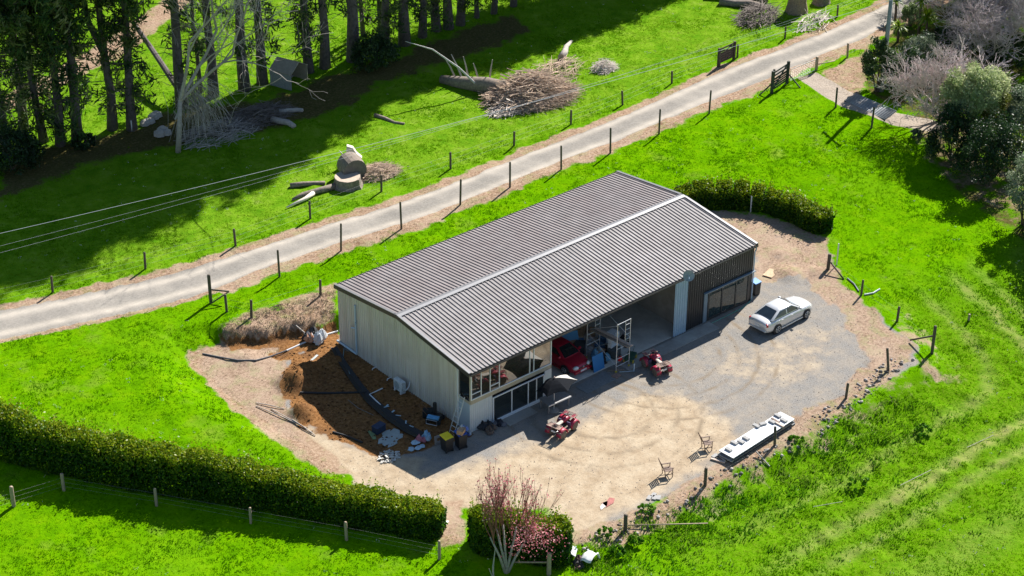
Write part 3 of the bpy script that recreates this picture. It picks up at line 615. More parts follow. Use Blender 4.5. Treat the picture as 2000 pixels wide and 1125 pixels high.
# ------------------------------------------------------------------ hedges
HEDGE = leafmat('hedge_leaf', [(.010, .048, .006), (.026, .095, .005), (.070, .165, .004), (.155, .25, .004), (.27, .32, .012)], .4, .45, .2)
TWIG = M('twig_brown', (.12, .085, .06), .85, 0, .3, 8)
def hedge(name, label, base, height, width, nleaf, seed, leaf=.15, group=None):
    """base: front foot line in world (away from the camera lies the body)"""
    rng = np.random.RandomState(seed); t = thing(name, label, 'hedge', (base[0][0], base[0][1], hz(*base[0][:2])), 0, group); o = loc_of(t)
    P = np.array([(p[0], p[1]) for p in base], float); seg = np.linalg.norm(np.diff(P, axis=0), axis=1); cum = np.r_[0, np.cumsum(seg)]
    def at(s):
        i = np.clip(np.searchsorted(cum, s)-1, 0, len(seg)-1); f = (s-cum[i])/seg[i]; p = P[i]*(1-f)[:, None]+P[i+1]*f[:, None]
        d = (P[i+1]-P[i])/seg[i][:, None]; nrm = np.stack([-d[:, 1], d[:, 0]], 1); s_ = np.sign((nrm*(P.mean(0)+_fw[:2]*50-p)).sum(1)); return p, nrm*s_[:, None]
    s = rng.rand(nleaf)*cum[-1]; p, nrm = at(s)
    hh_ = height(s/cum[-1])*(.84+.34*fbm(s*1.3+seed, s*0+3.)); lump = .86+.3*fbm(s*.9, s*.3+7)
    a = rng.rand(nleaf)*PI*1.06-.08           # angle round the section: 0 front foot .. pi back foot
    ca, sa = np.cos(a), np.sin(a); q = 4.0
    rr = 1/(np.abs(ca)**q+np.abs(sa)**q)**(1/q); rr *= 1-.22*rng.rand(nleaf)**2.2
    bump = .88+.26*vnoise(s*1.9+seed, a*2.6)
    end = np.minimum(1, np.minimum(s, cum[-1]-s)/.55); end = np.sqrt(np.clip(end, .12, 1))
    off = width/2-ca*rr*width/2*bump*lump*end; zz = np.maximum(.05, sa*rr)*hh_*(.9+.1*bump)*(.8+.2*end)
    spike = (a > .8) & (a < 2.3) & (rng.rand(nleaf) < .22); zz = zz+spike*rng.rand(nleaf)**2*.8*(vnoise(s*3.2, s*0+1.) > .45)
    XY = p+nrm*off[:, None]; Zg = h(XY[:, 0], XY[:, 1])
    C = np.stack([XY[:, 0], XY[:, 1], Zg+zz], 1); Nn = np.stack([nrm[:, 0]*-ca, nrm[:, 1]*-ca, sa+.15], 1)
    tone = .33+.2*rng.normal(size=nleaf)+1.3*np.clip(zz/hh_-.58, 0, .4)+.35*(fbm(s*.7, a)-.45)  # leaves brighten towards the top: sunlight on the hedge put into their tone
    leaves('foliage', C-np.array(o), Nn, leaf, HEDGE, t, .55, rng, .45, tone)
    # young shoots standing out of the clipped top
    ns = int(cum[-1]*9); s2 = rng.rand(ns)*cum[-1]; p2, n2 = at(s2); keep_ = rng.rand(ns) < .25+1.1*vnoise(s2*1.4+seed, s2*0+2.); s2, p2, n2 = s2[keep_], p2[keep_], n2[keep_]; ns = len(s2)
    off2 = width*(.08+.84*rng.rand(ns)); XY = p2+n2*off2[:, None]; H2 = height(s2/cum[-1])*(.80+.34*fbm(s2*1.3+seed, s2*0+3.)-.02); L2 = .22+.55*rng.rand(ns)**1.6; k_ = 13
    f2 = np.tile(np.linspace(.0, 1, k_), ns); tilt_ = rng.normal(size=(ns, 2))*.18
    C2 = np.stack([np.repeat(XY[:, 0], k_)+np.repeat(tilt_[:, 0]*L2, k_)*f2, np.repeat(XY[:, 1], k_)+np.repeat(tilt_[:, 1]*L2, k_)*f2, np.repeat(h(XY[:, 0], XY[:, 1])+H2-.12, k_)+np.repeat(L2, k_)*f2], 1)+rng.normal(size=(ns*k_, 3))*.045
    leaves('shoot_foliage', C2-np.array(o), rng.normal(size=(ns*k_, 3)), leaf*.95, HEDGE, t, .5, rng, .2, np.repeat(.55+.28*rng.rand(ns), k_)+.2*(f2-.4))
    # stems and inner twigs
    b = MB(); k = int(cum[-1]/.75)
    ss = (np.arange(k)+.5)/k*cum[-1]; pp, nn = at(ss)
    for i in range(k):
        q0 = pp[i]+nn[i]*width*.5; g = hz(*q0); H_ = float(height(ss[i:i+1]/cum[-1])[0])
        for _ in range(4):
            e = Vector((q0[0]+rng.normal()*.4, q0[1]+rng.normal()*.4, g+H_*(.55+.3*rng.rand())))-o; b.tube(Vector((q0[0]+rng.normal()*.08, q0[1]+rng.normal()*.08, g-.05))-o, e, .03, .01, 4, False)
    tag(b.build('stems', TWIG, t), kind='stuff')
    # dark heart of twigs and old leaves, well inside the green
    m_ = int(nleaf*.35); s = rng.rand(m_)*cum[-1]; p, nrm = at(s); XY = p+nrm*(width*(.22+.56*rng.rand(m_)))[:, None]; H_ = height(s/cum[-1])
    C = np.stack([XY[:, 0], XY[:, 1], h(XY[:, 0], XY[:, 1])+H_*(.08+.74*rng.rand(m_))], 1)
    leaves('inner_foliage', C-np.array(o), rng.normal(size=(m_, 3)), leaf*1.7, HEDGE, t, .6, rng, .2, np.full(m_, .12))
    return t
hb = [G(u, v) for u, v in ((-70, 878), (0, 902), (100, 930), (300, 967), (500, 1000), (675, 1033), (800, 1052), (858, 1062))]
hedge('hedge', 'long dense green hedge running from the left edge to the gap in the yard', hb, lambda f: 2.7-.1*f-.75*sstep(.5, .85, f)+.95*sstep(.16, .02, f), 2.1, 62000, 3)
hb = [G(u, v) for u, v in ((908, 1078), (1000, 1098), (1108, 1118))]
hedge('hedge', 'short block of green hedge behind the pink blossom tree', hb, lambda f: 2.5+0*f, 2.0, 17000, 4)
hb = [G(u, v) for u, v in ((1322, 420), (1360, 414), (1400, 411), (1430, 411), (1460, 413), (1485, 417), (1510, 424), (1533, 432), (1556, 441), (1580, 452), (1600, 463))]
hedge('hedge', 'curved clipped hedge behind the far corner of the shed roof', hb, lambda f: 1.4+.12*np.sin(f*9), 1.8, 22000, 5, .16)

# ------------------------------------------------------------------ pines
BARK = M('pine_bark', (.125, .105, .10), .95, 0, .45, 5, bump=.8)
BARK_PALE = M('dead_bark', (.30, .27, .25), .9, 0, .3, 6, bump=.4)
NEEDLE = leafmat('pine_needle', [(.010, .034, .014), (.022, .062, .018), (.052, .098, .02), (.13, .165, .045), (.28, .27, .13)], .6, .2, .2)
def needle_clumps(C, rng, size, per):
    P = np.repeat(C, per, 0)+rng.normal(size=(len(C)*per, 3))*size*.55; return P
def make_pine(seed, H=22, cb=9.0, dens=1.0, r0=.34, spread=3.4, fork=False, epi=22):
    rng = np.random.RandomState(seed); tb = MB(); pts = []; rs = []
    bx, by = rng.normal()*.3, rng.normal()*.3
    for i in range(9):
        f = i/8; pts.append((bx*math.sin(f*2.2)+rng.normal()*.06, by*math.sin(f*1.7)+rng.normal()*.06, f*H-.15)); rs.append(r0*(1-.86*f)*(1.25 if i == 0 else 1))
    tb.path(pts, rs, 9)
    if fork:
        tb.path([pts[2], (pts[2][0]+.9, pts[2][1]-.3, pts[2][2]+2), (pts[2][0]+1.5, pts[2][1]-.5, pts[2][2]+6), (pts[2][0]+1.6, pts[2][1]-.6, pts[2][2]+11)], [r0*.75, r0*.6, r0*.45, .05], 8)
    def tp(z): 
        f = max(0, min(.999, z/H))*8; i = int(f); a = Vector(pts[i]).lerp(Vector(pts[i+1]), f-i); return a
    br = MB(); cl = []
    for k in range(int(60)):                 # dead snags on the lower trunk
        z = 1.5+rng.rand()*(cb+1); a = rng.rand()*6.28; l = .5+rng.rand()*1.7; p = tp(z); m1 = p+Vector((math.cos(a)*l*.5, math.sin(a)*l*.5, rng.normal()*.15)); m2 = p+Vector((math.cos(a+.2)*l, math.sin(a+.2)*l, .25*rng.normal()-.1))
        br.path([p, m1, m2], [.035, .022, .008], 4, False)
    nb = int(190*dens)
    for k in range(nb):
        z = cb+(H-cb)*(rng.rand()**.62)*.98; f = (z-cb)/(H-cb); a = rng.rand()*6.28
        l = 1.22*spread*(1-.62*f)*(.45+.75*rng.rand())*(.65+.7*min(1, f*3)); p = tp(z); d = Vector((math.cos(a), math.sin(a), .12+.3*rng.rand()))
        e = p+d*l; mid = p+d*l*.5+Vector((0, 0, -.12*l)); br.path([p, mid, e], [.05*(1-.5*f)+.012, .03, .01], 4, False)
        m_ = max(3, int(l*3.2))
        for q in range(m_):
            g = .3+.75*(q+rng.rand())/m_; c = p+d*l*g+Vector((rng.normal()*.22, rng.normal()*.22, rng.normal()*.16-.1*l*math.sin(PI*min(1, g)))); cl.append(c)
    for k in range(epi):                     # leafy shoots on the lower trunk
        z = 1.2+(cb-.5)*rng.rand()**.7; a = rng.rand()*6.28; l = .5+2.2*rng.rand()**2; p = tp(z); e = p+Vector((math.cos(a)*l, math.sin(a)*l, -.25+.5*rng.rand())); br.path([p, e], [.035, .012], 4, False); cl.append(e); cl.append(p.lerp(e, .75)+Vector((rng.normal()*.2, rng.normal()*.2, .1)))
    C = np.array([tuple(c) for c in cl]); P = needle_clumps(C, rng, .42, 17)
    tone = np.repeat(np.clip(.5+.2*rng.normal(size=len(C)), 0, 1), 17)
    n = len(P); nr = rng.normal(size=(n, 3)); nr /= np.linalg.norm(nr, axis=1)[:, None]; t_ = rng.normal(size=(n, 3)); t_ -= (t_*nr).sum(1)[:, None]*nr; t_ /= np.linalg.norm(t_, axis=1)[:, None]; b_ = np.cross(nr, t_)
    a = t_*(.22+.16*rng.rand(n))[:, None]; c = b_*.06; V = np.stack([P-a, P+c, P+a, P-c], 1).reshape(-1, 3)
    me = fast_mesh('crown', V, np.arange(4*n).reshape(n, 4), attrs={'tone': np.clip(tone+rng.normal(size=n)*.1, 0, 1)}); me.materials.append(NEEDLE)
    tm = tb.mesh('trunk'); tm.polygons.foreach_set('use_smooth', [True]*len(tm.polygons)); tm.materials.append(BARK); bm_ = br.mesh('branch'); bm_.materials.append(BARK)
    return dict(trunk=tm, branches=bm_, crown=me)
PV = dict(low=make_pine(1, 19, 5.0, .62, .30, 3.0), low2=make_pine(2, 20, 6.5, .66, .34, 3.1, epi=34), mid=make_pine(3, 22, 7.5, .9, .36, 3.3, epi=40), high=make_pine(4, 23, 9.0, 1.0, .40, 3.6, epi=14),
          thin=make_pine(5, 19, 10.5, .55, .17, 2.0), fork=make_pine(6, 21, 9.0, .9, .36, 3.4, True), short=make_pine(7, 15.5, 5.0, 1.1, .28, 3.2))
def pine(kind, u, v, s, label, rz=0.0):
    p = G(u, v); t = thing('pine_tree', label, 'tree', p, rz, 'row of tall pines along the paddock'); t.scale = (s*1.06, s*1.06, s*1.25)
    for nm, me in PV[kind].items(): o = part_from(nm, me, None, t); nm == 'branches' and tag(o, kind='stuff')
    return t
PINES = [('low', 12, 300, .95, 'pine at the left edge wrapped in foliage nearly to its foot'), ('low2', 50, 252, 1, 'leafy dark pine second from the left edge'),
    ('low', 85, 277, 1.0, 'leaning dark pine with foliage low on its trunk near the left edge'), ('low2', 121, 282, 1, 'slender dark pine standing forward at the left end of the row'),
    ('low2', 156, 272, 1.12, 'stout foliage-clad pine left of the tall bare trunks'), ('fork', 220, 253, 1, 'pine forking into two stems left of the pale stone heap'),
    ('mid', 257, 252, .98, 'straight pine beside the short white marker stake'), ('high', 356, 210, 1.05, 'thick bare-trunked pine behind the pale dead tree'),
    ('thin', 389, 178, 1, 'very thin pine trunk right of the pale dead tree'), ('high', 417, 186, .95, 'bare pine trunk behind the drooping dead twigs'),
    ('high', 476, 176, 1.05, 'tall pine trunk left of the canvas shelter and its forked neighbour'), ('fork', 512, 163, 1.08, 'dark pine split low into two stems beside the canvas shelter'),
    ('mid', 601, 141, 1, 'pine just right of the canvas shelter'), ('high', 636, 131, .95, 'pine two trunks right of the canvas shelter'),
    ('high', 690, 117, 1.2, 'stoutest pine trunk with a flared foot beside the dark undergrowth'), ('thin', 706, 70, 1.05, 'thin pale trunk behind the stoutest pine'),
    ('thin', 740, 66, 1.05, 'thin trunk set back behind the dark undergrowth'), ('mid', 752, 98, 1, 'pine rising from the dark undergrowth bush'),
    ('high', 791, 88, 1.1, 'thick pine with pale fallen sticks leaning on its foot'), ('low2', 826, 70, .95, 'ivy-dark pine right of the leaning sticks'),
    ('mid', 851, 60, 1, 'dark pine in the close group at the top centre, left of the pair'), ('high', 875, 56, .95, 'clean trunk in the close group of pines at the top centre'),
    ('mid', 901, 48, .95, 'thick dark pine right of the clean trunk at the top centre'), ('thin', 928, 34, 1.1, 'thin pine near the right end of the visible row'),
    ('low', 965, 26, .8, 'bushy short pine at the right end of the visible row'), ('short', 1003, 12, .95, 'shadowed bushy pine last in the row before the open paddock')]
rp = random.Random(4)
for (kd, u, v, s, lb) in PINES: pine(kd, u, v, s, lb, rp.random()*6.28)
# the row runs on past the top of the picture: only its shade is in view
for i, (u, v, s) in enumerate(((1075, -30, 1.0), (1130, -38, .95), (1215, -62, 1.05), (1290, -80, 1), (1370, -110, 1.0), (1440, -140, .95), (1530, -175, 1.0))):
    pine('short', u, v, s, ('pine of the row beyond the top edge, nearest the bushy last one', 'second pine beyond the top edge after the bushy last one', 'third pine beyond the top edge after the bushy last one', 'fourth pine beyond the top edge after the bushy last one', 'third pine beyond the top edge from the far right end of the row', 'second pine beyond the top edge from the far right end of the row', 'pine beyond the top edge at the far right end of the row')[i], rp.random()*6.28)

# ------------------------------------------------------------------ bare and leafy trees, shrubs
def grow(b, p, d, l, r, depth, rng, spread=.5, up=.15, kids=(2, 4), taper=.62, wig=.18, minr=.006, tips=None):
    p = Vector(p); d = Vector(d).normalized(); n = 3; pts = [p]; dd = d.copy()
    for i in range(n):
        dd = (dd+Vector((rng.gauss(0, wig), rng.gauss(0, wig), rng.gauss(0, wig)+up*.3))).normalized(); pts.append(pts[-1]+dd*l/n)
    r1 = max(minr, r*taper); b.path(pts, [r, r*.9, r*.78, r1], 5 if r > .05 else 3, False)
    if depth == 0:
        if tips is not None: tips.append((pts[-1].copy(), pts[-2].copy()))
        return
    k = rng.randint(*kids)
    for i in range(k):
        f = 1 if i == 0 else rng.uniform(.35, 1); q = pts[-1] if i == 0 else pts[min(n-1, int(f*n))].lerp(pts[min(n, int(f*n)+1)], f*n-int(f*n))
        nd = (dd*(1-spread*.5)+Vector((rng.gauss(0, spread), rng.gauss(0, spread), rng.gauss(0, spread)*.7+up))).normalized()
        grow(b, q, nd, l*rng.uniform(.6, .88), max(minr, r1*(.95 if i == 0 else .7)), depth-1, rng, spread, up, kids, taper, wig, minr, tips)
def bare_tree(name, label, u, v, stems, l, r, depth, seed, mat, spread=.5, up=.15, kids=(2, 4), lean=(0, 0), cat='tree', group=None, outward=.6, minr=.008):
    rng = random.Random(seed); p = G(u, v, -.05); t = thing(name, label, cat, p, 0, group)
    tb = MB(); cb = MB(); tips = []
    for i in range(stems):
        a = i*2*PI/stems+rng.random(); d = Vector((math.cos(a)*outward*(stems > 1)+lean[0], math.sin(a)*outward*(stems > 1)+lean[1], 1)).normalized()
        e = Vector((0, 0, 0))+d*l*.45; tb.path([(0, 0, 0), e*.5+Vector((rng.gauss(0, .05), rng.gauss(0, .05), 0)), e], [r*1.15, r, r*.85], 7)
        for j in range(2 if stems > 2 else 3): grow(cb, e, (d+Vector((rng.gauss(0, .35), rng.gauss(0, .35), 0))), l*rng.uniform(.5, .7), r*.75, depth, rng, spread, up, kids, .66, .16, minr, tips)
    tb.build('trunk', mat, t, True, fixn=False); cb.build('branch', mat, t, fixn=False); return t, tips
PINKTWIG = M('pinkish_twig', (.60, .50, .48), .8, 0, .25, 4); MAUVE = M('mauve_twig', (.52, .44, .43), .85, 0, .3, 3)
DEAD = M('dead_wood', (.40, .36, .32), .9, 0, .25, 5)
# the pale dead tree in front of the pines
t, _ = bare_tree('dead_tree', 'pale dead tree with drooping twigs in front of the pines', 348, 297, 1, 9.5, .20, 5, 8, DEAD, .42, .10, (2, 4), (.10, -.05), minr=.012)
b = MB(); rr_ = random.Random(3)
for i in range(230):
    a = Vector((1.2+rr_.gauss(0, .5)+rr_.random()*1.0, .1+rr_.gauss(0, .5), 3.4+rr_.random()*2.2)); e = a+Vector((rr_.gauss(.7, .9), rr_.gauss(-.2, .8), -1.4-2.2*rr_.random())); mdl = a.lerp(e, .5)+Vector((.25, 0, .3)); b.path([a, mdl, e], [.022, .018, .010], 3, False)
b.path([(0, 0, 2.8), (1.0, .1, 4.4), (2.3, .2, 5.0)], [.09, .07, .03], 6); b.build('drooping_branch', DEAD, t, fixn=False)
b = MB(); b.path([G(272, 132, .2)+Vector((0, 0, 3.6)), G(300, 150, 0)+Vector((0, 0, 2.6)), G(352, 208, 0)+Vector((0, 0, 1.5))], [.18, .22, .26], 8); tag(b.build('fallen_trunk', BARK, None), 'broken trunk leaning across between two pines left of the dead tree', 'log')
bare_tree('bare_tree', 'bare pinkish-grey tree arching over the cattle grid', 1838, 236, 8, 3.3, .085, 5, 21, PINKTWIG, .36, .03, (2, 4), (-.45, -.10), outward=.8, minr=.014)
bare_tree('bare_tree', 'bare mauve-grey tree at the top right corner', 1975, 62, 5, 5.2, .14, 5, 22, MAUVE, .5, .08, (3, 4), (0, 0), outward=.9, minr=.015)
bare_tree('bare_tree', 'bare mauve-grey tree in the thicket nearest the round pale tree', 1930, 118, 5, 4.2, .10, 5, 25, MAUVE, .5, .04, (3, 4), (0, 0), outward=1.0, minr=.014)
bare_tree('bare_tree', 'bare mauve-grey tree at the top edge of the thicket', 1945, 12, 5, 5.0, .12, 5, 26, MAUVE, .5, .06, (3, 4), (0, 0), outward=1.0, minr=.015)
bare_tree('bare_tree', 'bare mauve-grey tree at the top edge nearest the palm-like plants', 1905, -12, 5, 4.6, .12, 5, 27, MAUVE, .5, .06, (3, 4), (0, 0), outward=1.0, minr=.015)
bare_tree('bare_tree', 'bare mauve-grey tree left of the corner one, behind the palm-like plants', 1925, 62, 5, 4.6, .13, 5, 23, MAUVE, .5, .06, (3, 4), (0, 0), outward=.9, minr=.014)
bare_tree('bare_tree', 'bare mauve-grey tree at the right edge above the round tree', 2045, 110, 5, 5.0, .13, 5, 24, MAUVE, .5, .06, (3, 4), (0, 0), outward=.9, minr=.014)
def shrub(name, label, u, v, rad_, n, leaf, mat, seed, clumps=60, lift=.0, cat='shrub', group=None, trunk=True, tone0=.4, aspect=.5, p=None, shape=.8):
    rng = np.random.RandomState(seed); p = p or G(u, v); t = thing(name, label, cat, p, 0, group); rx, ry, rz_ = rad_
    D = rng.normal(size=(clumps, 3)); D /= np.linalg.norm(D, axis=1)[:, None]; D[:, 2] = np.abs(D[:, 2])*1.0-.35*(rng.rand(clumps)); rad2 = (.55+.45*rng.rand(clumps)**.5)
    C = D*rad2[:, None]*np.array([rx, ry, rz_]); C[:, 2] = np.maximum(C[:, 2]+lift+rz_*.45, .25)
    ci = rng.randint(0, clumps, n); d = rng.normal(size=(n, 3)); d /= np.linalg.norm(d, axis=1)[:, None]
    cr = (.20+.16*rng.rand(clumps))*min(rx, rz_)*shape*2*.55
    P = C[ci]+d*(cr[ci]*(.55+.45*rng.rand(n)))[:, None]; P[:, 2] = np.maximum(P[:, 2], .05)
    ct = rng.normal(size=clumps)*.13; leaves('crown', P, d*.6+D[ci]*.4, leaf, mat, t, aspect, rng, .5, tone0+ct[ci])
    if trunk:
        b = MB()
        for i in range(7):
            a = rng.rand()*6.28; e = Vector(C[rng.randint(clumps)])*.8; b.path([(math.cos(a)*.12, math.sin(a)*.12, -.1), e*.45+Vector((0, 0, .3)), e], [.08, .05, .015], 5)
        b.build('trunk', TWIG, t, fixn=False)
    return t
L_OLIVE = leafmat('leaf_olive', [(.04, .09, .025), (.11, .18, .05), (.23, .31, .11), (.36, .43, .19), (.52, .55, .30)], .5, .4, .3)
L_DARK = leafmat('leaf_dark', [(.006, .022, .008), (.016, .045, .013), (.036, .080, .02), (.07, .12, .03), (.15, .20, .06)], .45, .25, .35)
L_GREY = leafmat('leaf_grey_green', [(.04, .07, .04), (.09, .13, .08), (.18, .23, .14), (.30, .34, .22), (.44, .46, .33)], .5, .3, .3)
L_YEL = leafmat('leaf_yellow_green', [(.03, .055, .006), (.08, .11, .010), (.17, .19, .015), (.28, .26, .03)], .5, .2, .4)
shrub('round_tree', 'round pale green tree right of the bare pinkish tree', 1893, 290, (2.4, 2.4, 2.4), 20000, .18, L_OLIVE, 31, 90, 3.6, 'tree', tone0=.74)
shrub('shrub', 'tall dark evergreen shrub just left of the power pole', 1712, 178, (1.4, 1.4, 3.2), 9000, .16, L_DARK, 32, 70, .3, tone0=.5)
shrub('shrub', 'dark evergreen shrub behind the foot of the power pole', 1768, 168, (1.9, 1.7, 2.6), 9000, .16, L_DARK, 33, 70, 0, tone0=.45)
shrub('shrub', 'grey-green shrub between the power pole and the bare pinkish tree', 1795, 150, (1.7, 1.6, 2.4), 7000, .15, L_GREY, 34, 60, .6, tone0=.4)
shrub('shrub', 'yellow-green conifer shrub in front of the round pale tree', 1938, 305, (1.3, 1.3, 3.6), 8000, .14, L_YEL, 35, 65, .6, tone0=.42)
shrub('shrub', 'large dark shrub below the round pale tree', 1858, 312, (2.2, 1.8, 3.4), 12000, .17, L_DARK, 36, 80, .0, tone0=.3)
shrub('shrub', 'dark shrub mass at the right edge below the yellow-green conifer', 1930, 362, (2.4, 2.2, 4.0), 14000, .17, L_DARK, 37, 90, .0, tone0=.3)
shrub('shrub', 'grey-leaved shrub catching the sun at the right edge', 1998, 440, (1.8, 1.6, 3.6), 9000, .15, L_GREY, 38, 70, 1.0, tone0=.62)
shrub('shrub', 'glossy speckled shrub with red buds at the right edge', 1990, 305, (1.9, 1.8, 3.6), 10000, .17, L_GREY, 39, 70, 1.2, tone0=.45)
shrub('shrub', 'low leafy plant at the edge of the bed by the grid fence', 1788, 268, (.6, .6, .5), 700, .2, L_GREY, 40, 18, 0, tone0=.3, trunk=False)
shrub('shrub', 'pale leafy shrub among the palm-like plants', 1778, 50, (1.0, 1.0, 1.3), 4500, .16, L_OLIVE, 41, 45, 0.2, tone0=.5)
shrub('shrub', 'dark low shrub under the bare trees at the right', 1905, 175, (2.6, 1.8, 1.6), 7000, .18, L_DARK, 46, 60, 0, tone0=.35)
shrub('shrub', 'low green undergrowth bush beneath the bare thicket', 1855, 95, (2.4, 1.8, 1.3), 7000, .17, L_DARK, 47, 60, 0, tone0=.5)
shrub('shrub', 'green undergrowth bush at the right edge beneath the bare thicket', 1975, 120, (2.6, 2.0, 1.5), 7000, .17, L_DARK, 48, 60, 0, tone0=.45)
for i, (u, v, rd, zz) in enumerate(((2062, 500, (2.4, 2.2, 4.0), .3), (2110, 560, (2.6, 2.4, 4.2), .3), (2058, 440, (2.4, 2.4, 4.2), .3))):
    shrub('shrub', ('lowest dark shrub just beyond the right edge', 'tallest dark shrub farthest beyond the right edge', 'dark shrub just beyond the right edge, topmost of three')[i], u, v, rd, 6000, .22, L_DARK, 60+i, 60, zz, group='shrubs shading the lawn from beyond the edge')
shrub('shrub', 'dark undergrowth bush among the pine trunks', 735, 130, (1.9, 1.5, 2.3), 7000, .20, L_DARK, 43, 60, 0, tone0=.35)
shrub('shrub', 'dark undergrowth bush at the left edge below the pines', 25, 330, (2.4, 2.0, 2.4), 8000, .20, L_DARK, 44, 60, 0, tone0=.25)
shrub('shrub', 'shaded undergrowth bush at the foot of the foliage-clad pine', 165, 285, (1.0, .9, .8), 2500, .18, L_DARK, 45, 30, 0, tone0=.3)
# spiky palm-like plants
def spiky(u, v, hgt, label, seed, n=60, ln=1.1):
    rng = np.random.RandomState(seed); t = thing('cabbage_tree', label, 'tree', G(u, v), 0)
    MB().path([(0, 0, -.1), (.06, .05, hgt*.5), (.0, .1, hgt)], [.13, .11, .10], 7).build('trunk', TWIG, t, True)
    V = []; Fc = []
    for i in range(n):
        a = rng.rand()*6.28; el = rng.uniform(-.35, 1.35); d = np.array([math.cos(a)*math.cos(el), math.sin(a)*math.cos(el), math.sin(el)]); s_ = np.array([-math.sin(a), math.cos(a), 0])*.065; l = ln*(.75+.4*rng.rand())
        o = np.array([0, .1, hgt-.05+.2*rng.rand()]); mid = o+d*l*.55; tip = o+d*l+np.array([0, 0, -.28*l*math.cos(el)]); k = len(V)
        V += [o-s_*.6, o+s_*.6, mid+s_, mid-s_, tip]; Fc += [(k, k+1, k+2), (k, k+2, k+3), (k+3, k+2, k+4)]
    me = fast_mesh('spiky_crown', V, Fc, attrs={'tone': rng.rand(len(Fc))}); o = link('spiky_crown', me, leafmat('spiky_leaf', [(.05, .13, .006), (.16, .28, .008), (.30, .42, .02), (.42, .48, .06)], .4, .4, .3), t)
    return t
spiky(1753, 82, 1.3, 'spiky palm-like plant low beside the power pole', 51, 70, .95)
spiky(1806, 90, 2.6, 'tallest spiky palm-like plant with a leafy skirt, at the top right', 52, 110, 1.1)
spiky(1792, 80, 3.6, 'spiky palm-like plant rising behind the tallest one', 53, 80, 1.0)
spiky(1748, 40, 1.7, 'spiky palm-like plant half hidden behind the power pole top', 54, 60, .9)

# ------------------------------------------------------------------ fences, gates, power line
POSTM = M('fence_post_wood', (.105, .085, .065), .9, 0, .35, 8); POSTL = M('fence_post_pale', (.34, .27, .19), .85, 0, .25, 8)
WIREM = M('fence_wire', (.26, .26, .25), .6, 0, .1, 3)
_pm = MB(); _pm.lathe([(.5, -.25), (.5, .96), (.42, 1.0)], 8); POSTME = _pm.mesh('post'); POSTME.polygons.foreach_set('use_smooth', [True]*len(POSTME.polygons))
POSTL_ME = POSTME.copy(); POSTME.materials.append(POSTM); POSTL_ME.materials.append(POSTL)
def post(t, p, hgt, r=.075, me=POSTME, lean=(0, 0)):
    o0 = loc_of(t); return part_from('post', me, None, t, Vector(p)-o0, (lean[0], lean[1], random.random()*6), (r*2, r*2, hgt))
def fence(label, posts, wires, r=.075, me=POSTME, stretch=None, wr=.0035, seed=1, extra_ends=()):
    """posts: (u, v, height[, r[, lean]]) foot pixels"""
    random.seed(seed); P = [G(q[0], q[1]) for q in posts]; t = thing('fence', label, 'fence', P[0])
    for q, p in zip(posts, P):
        ln = q[4] if len(q) > 4 else (random.gauss(0, .02), random.gauss(0, .02)); post(t, p, q[2]*random.uniform(.98, 1.02), q[3] if len(q) > 3 else r, me, ln)
    E_ = [G(*e) for e in extra_ends]; ln = ([E_[0]] if len(E_) > 0 else [])+P+([E_[1]] if len(E_) > 1 else [])
    for w in wires:
        b = MB(); b.path([p-P[0]+Vector((0, 0, w)) for p in ln], wr, 3, False); b.build('wire', WIREM, t, fixn=False)
    return t
def rail(t, name, a, c, r=.05, mat=POSTM, n=6):
    o = loc_of(t); return MB().tube(Vector(a)-o, Vector(c)-o, r, n=n).build(name, mat, t, True)
fence('row of short posts and wires along the paddock side of the driveway', [(103, 571, 1.3), (284, 525, 1.3), (460, 480, 1.35), (606, 427, 1.4), (745, 374, 1.35), (880, 330, 1.4), (1004, 284, 1.2), (1115, 243, 1.25), (1216, 205, 1.25), (1312, 163, 1.1), (1405, 130, 1.5, .10)], (.35, .75, 1.15), .085, seed=2, extra_ends=((-90, 615),))
fence('short posts and wires along the far end of the driveway beyond the boarded panel', [(1440, 112, 1.2), (1533, 75, 1.1), (1635, 33, 1.1), (1745, -12, 1.1)], (.4, .8, 1.05), .085, seed=3)
f2 = fence('row of tall posts and mesh along the shed side of the driveway', [(412, 592, 2.2, .12, (0, 0)), (546, 541, 2.15), (666, 490, 2.15), (784, 447, 2.2), (899, 400, 2.1), (996, 366, 2.1), (1096, 331, 2.0), (1192, 299, 2.15), (1287, 262, 2.1), (1385, 222, 2.0), (1508, 180, 2.0, .1)], (.3, .6, .9, 1.2, 1.5, 1.85), .075, seed=4)
a = G(412, 592); c = G(449, 588)
rail(f2, 'rail', a+Vector((0, 0, 1.05)), c+Vector((0, 0, .75)), .06); rail(f2, 'brace', c+Vector((0, 0, .75)), a.lerp(G(443, 609), .1)+Vector((0, 0, .1)), .05)
fence('short run of posts along the top of the cut bank left of the shed', [(443, 609, 1.3, .09), (491, 620, 1.35, .09), (626, 577, 1.2, .09)], (.5, 1.0), seed=5)
f4 = fence('curving row of posts round the right side of the gravel yard', [(1617, 526, 1.2, .13, (0, .03)), (1682, 577, 1.25), (1752, 628, 1.15, .085), (1820, 690, 2.1, .11, (0, 0)), (1735, 724, 1.65, .085, (.05, .13)), (1652, 778, 1.15, .09), (1513, 870, 1.3, .085, (.02, .08)), (1377, 948, 1.3, .1, (.02, .07)), (1221, 1036, 1.1, .12, (0, 0))], (.4, .9), seed=6)
a = G(1820, 690); rail(f4, 'rail', a+Vector((0, 0, 1.35)), G(1777, 668)+Vector((0, 0, .15)), .06); a = G(1617, 526); rail(f4, 'brace', a+Vector((0, 0, .75)), G(1648, 546)+Vector((0, 0, .02)), .06)
rail(f4, 'fallen_rail', G(1226, 1030)+Vector((0, 0, .15)), G(1382, 1029)+Vector((0, 0, .25)), .035, POSTL)
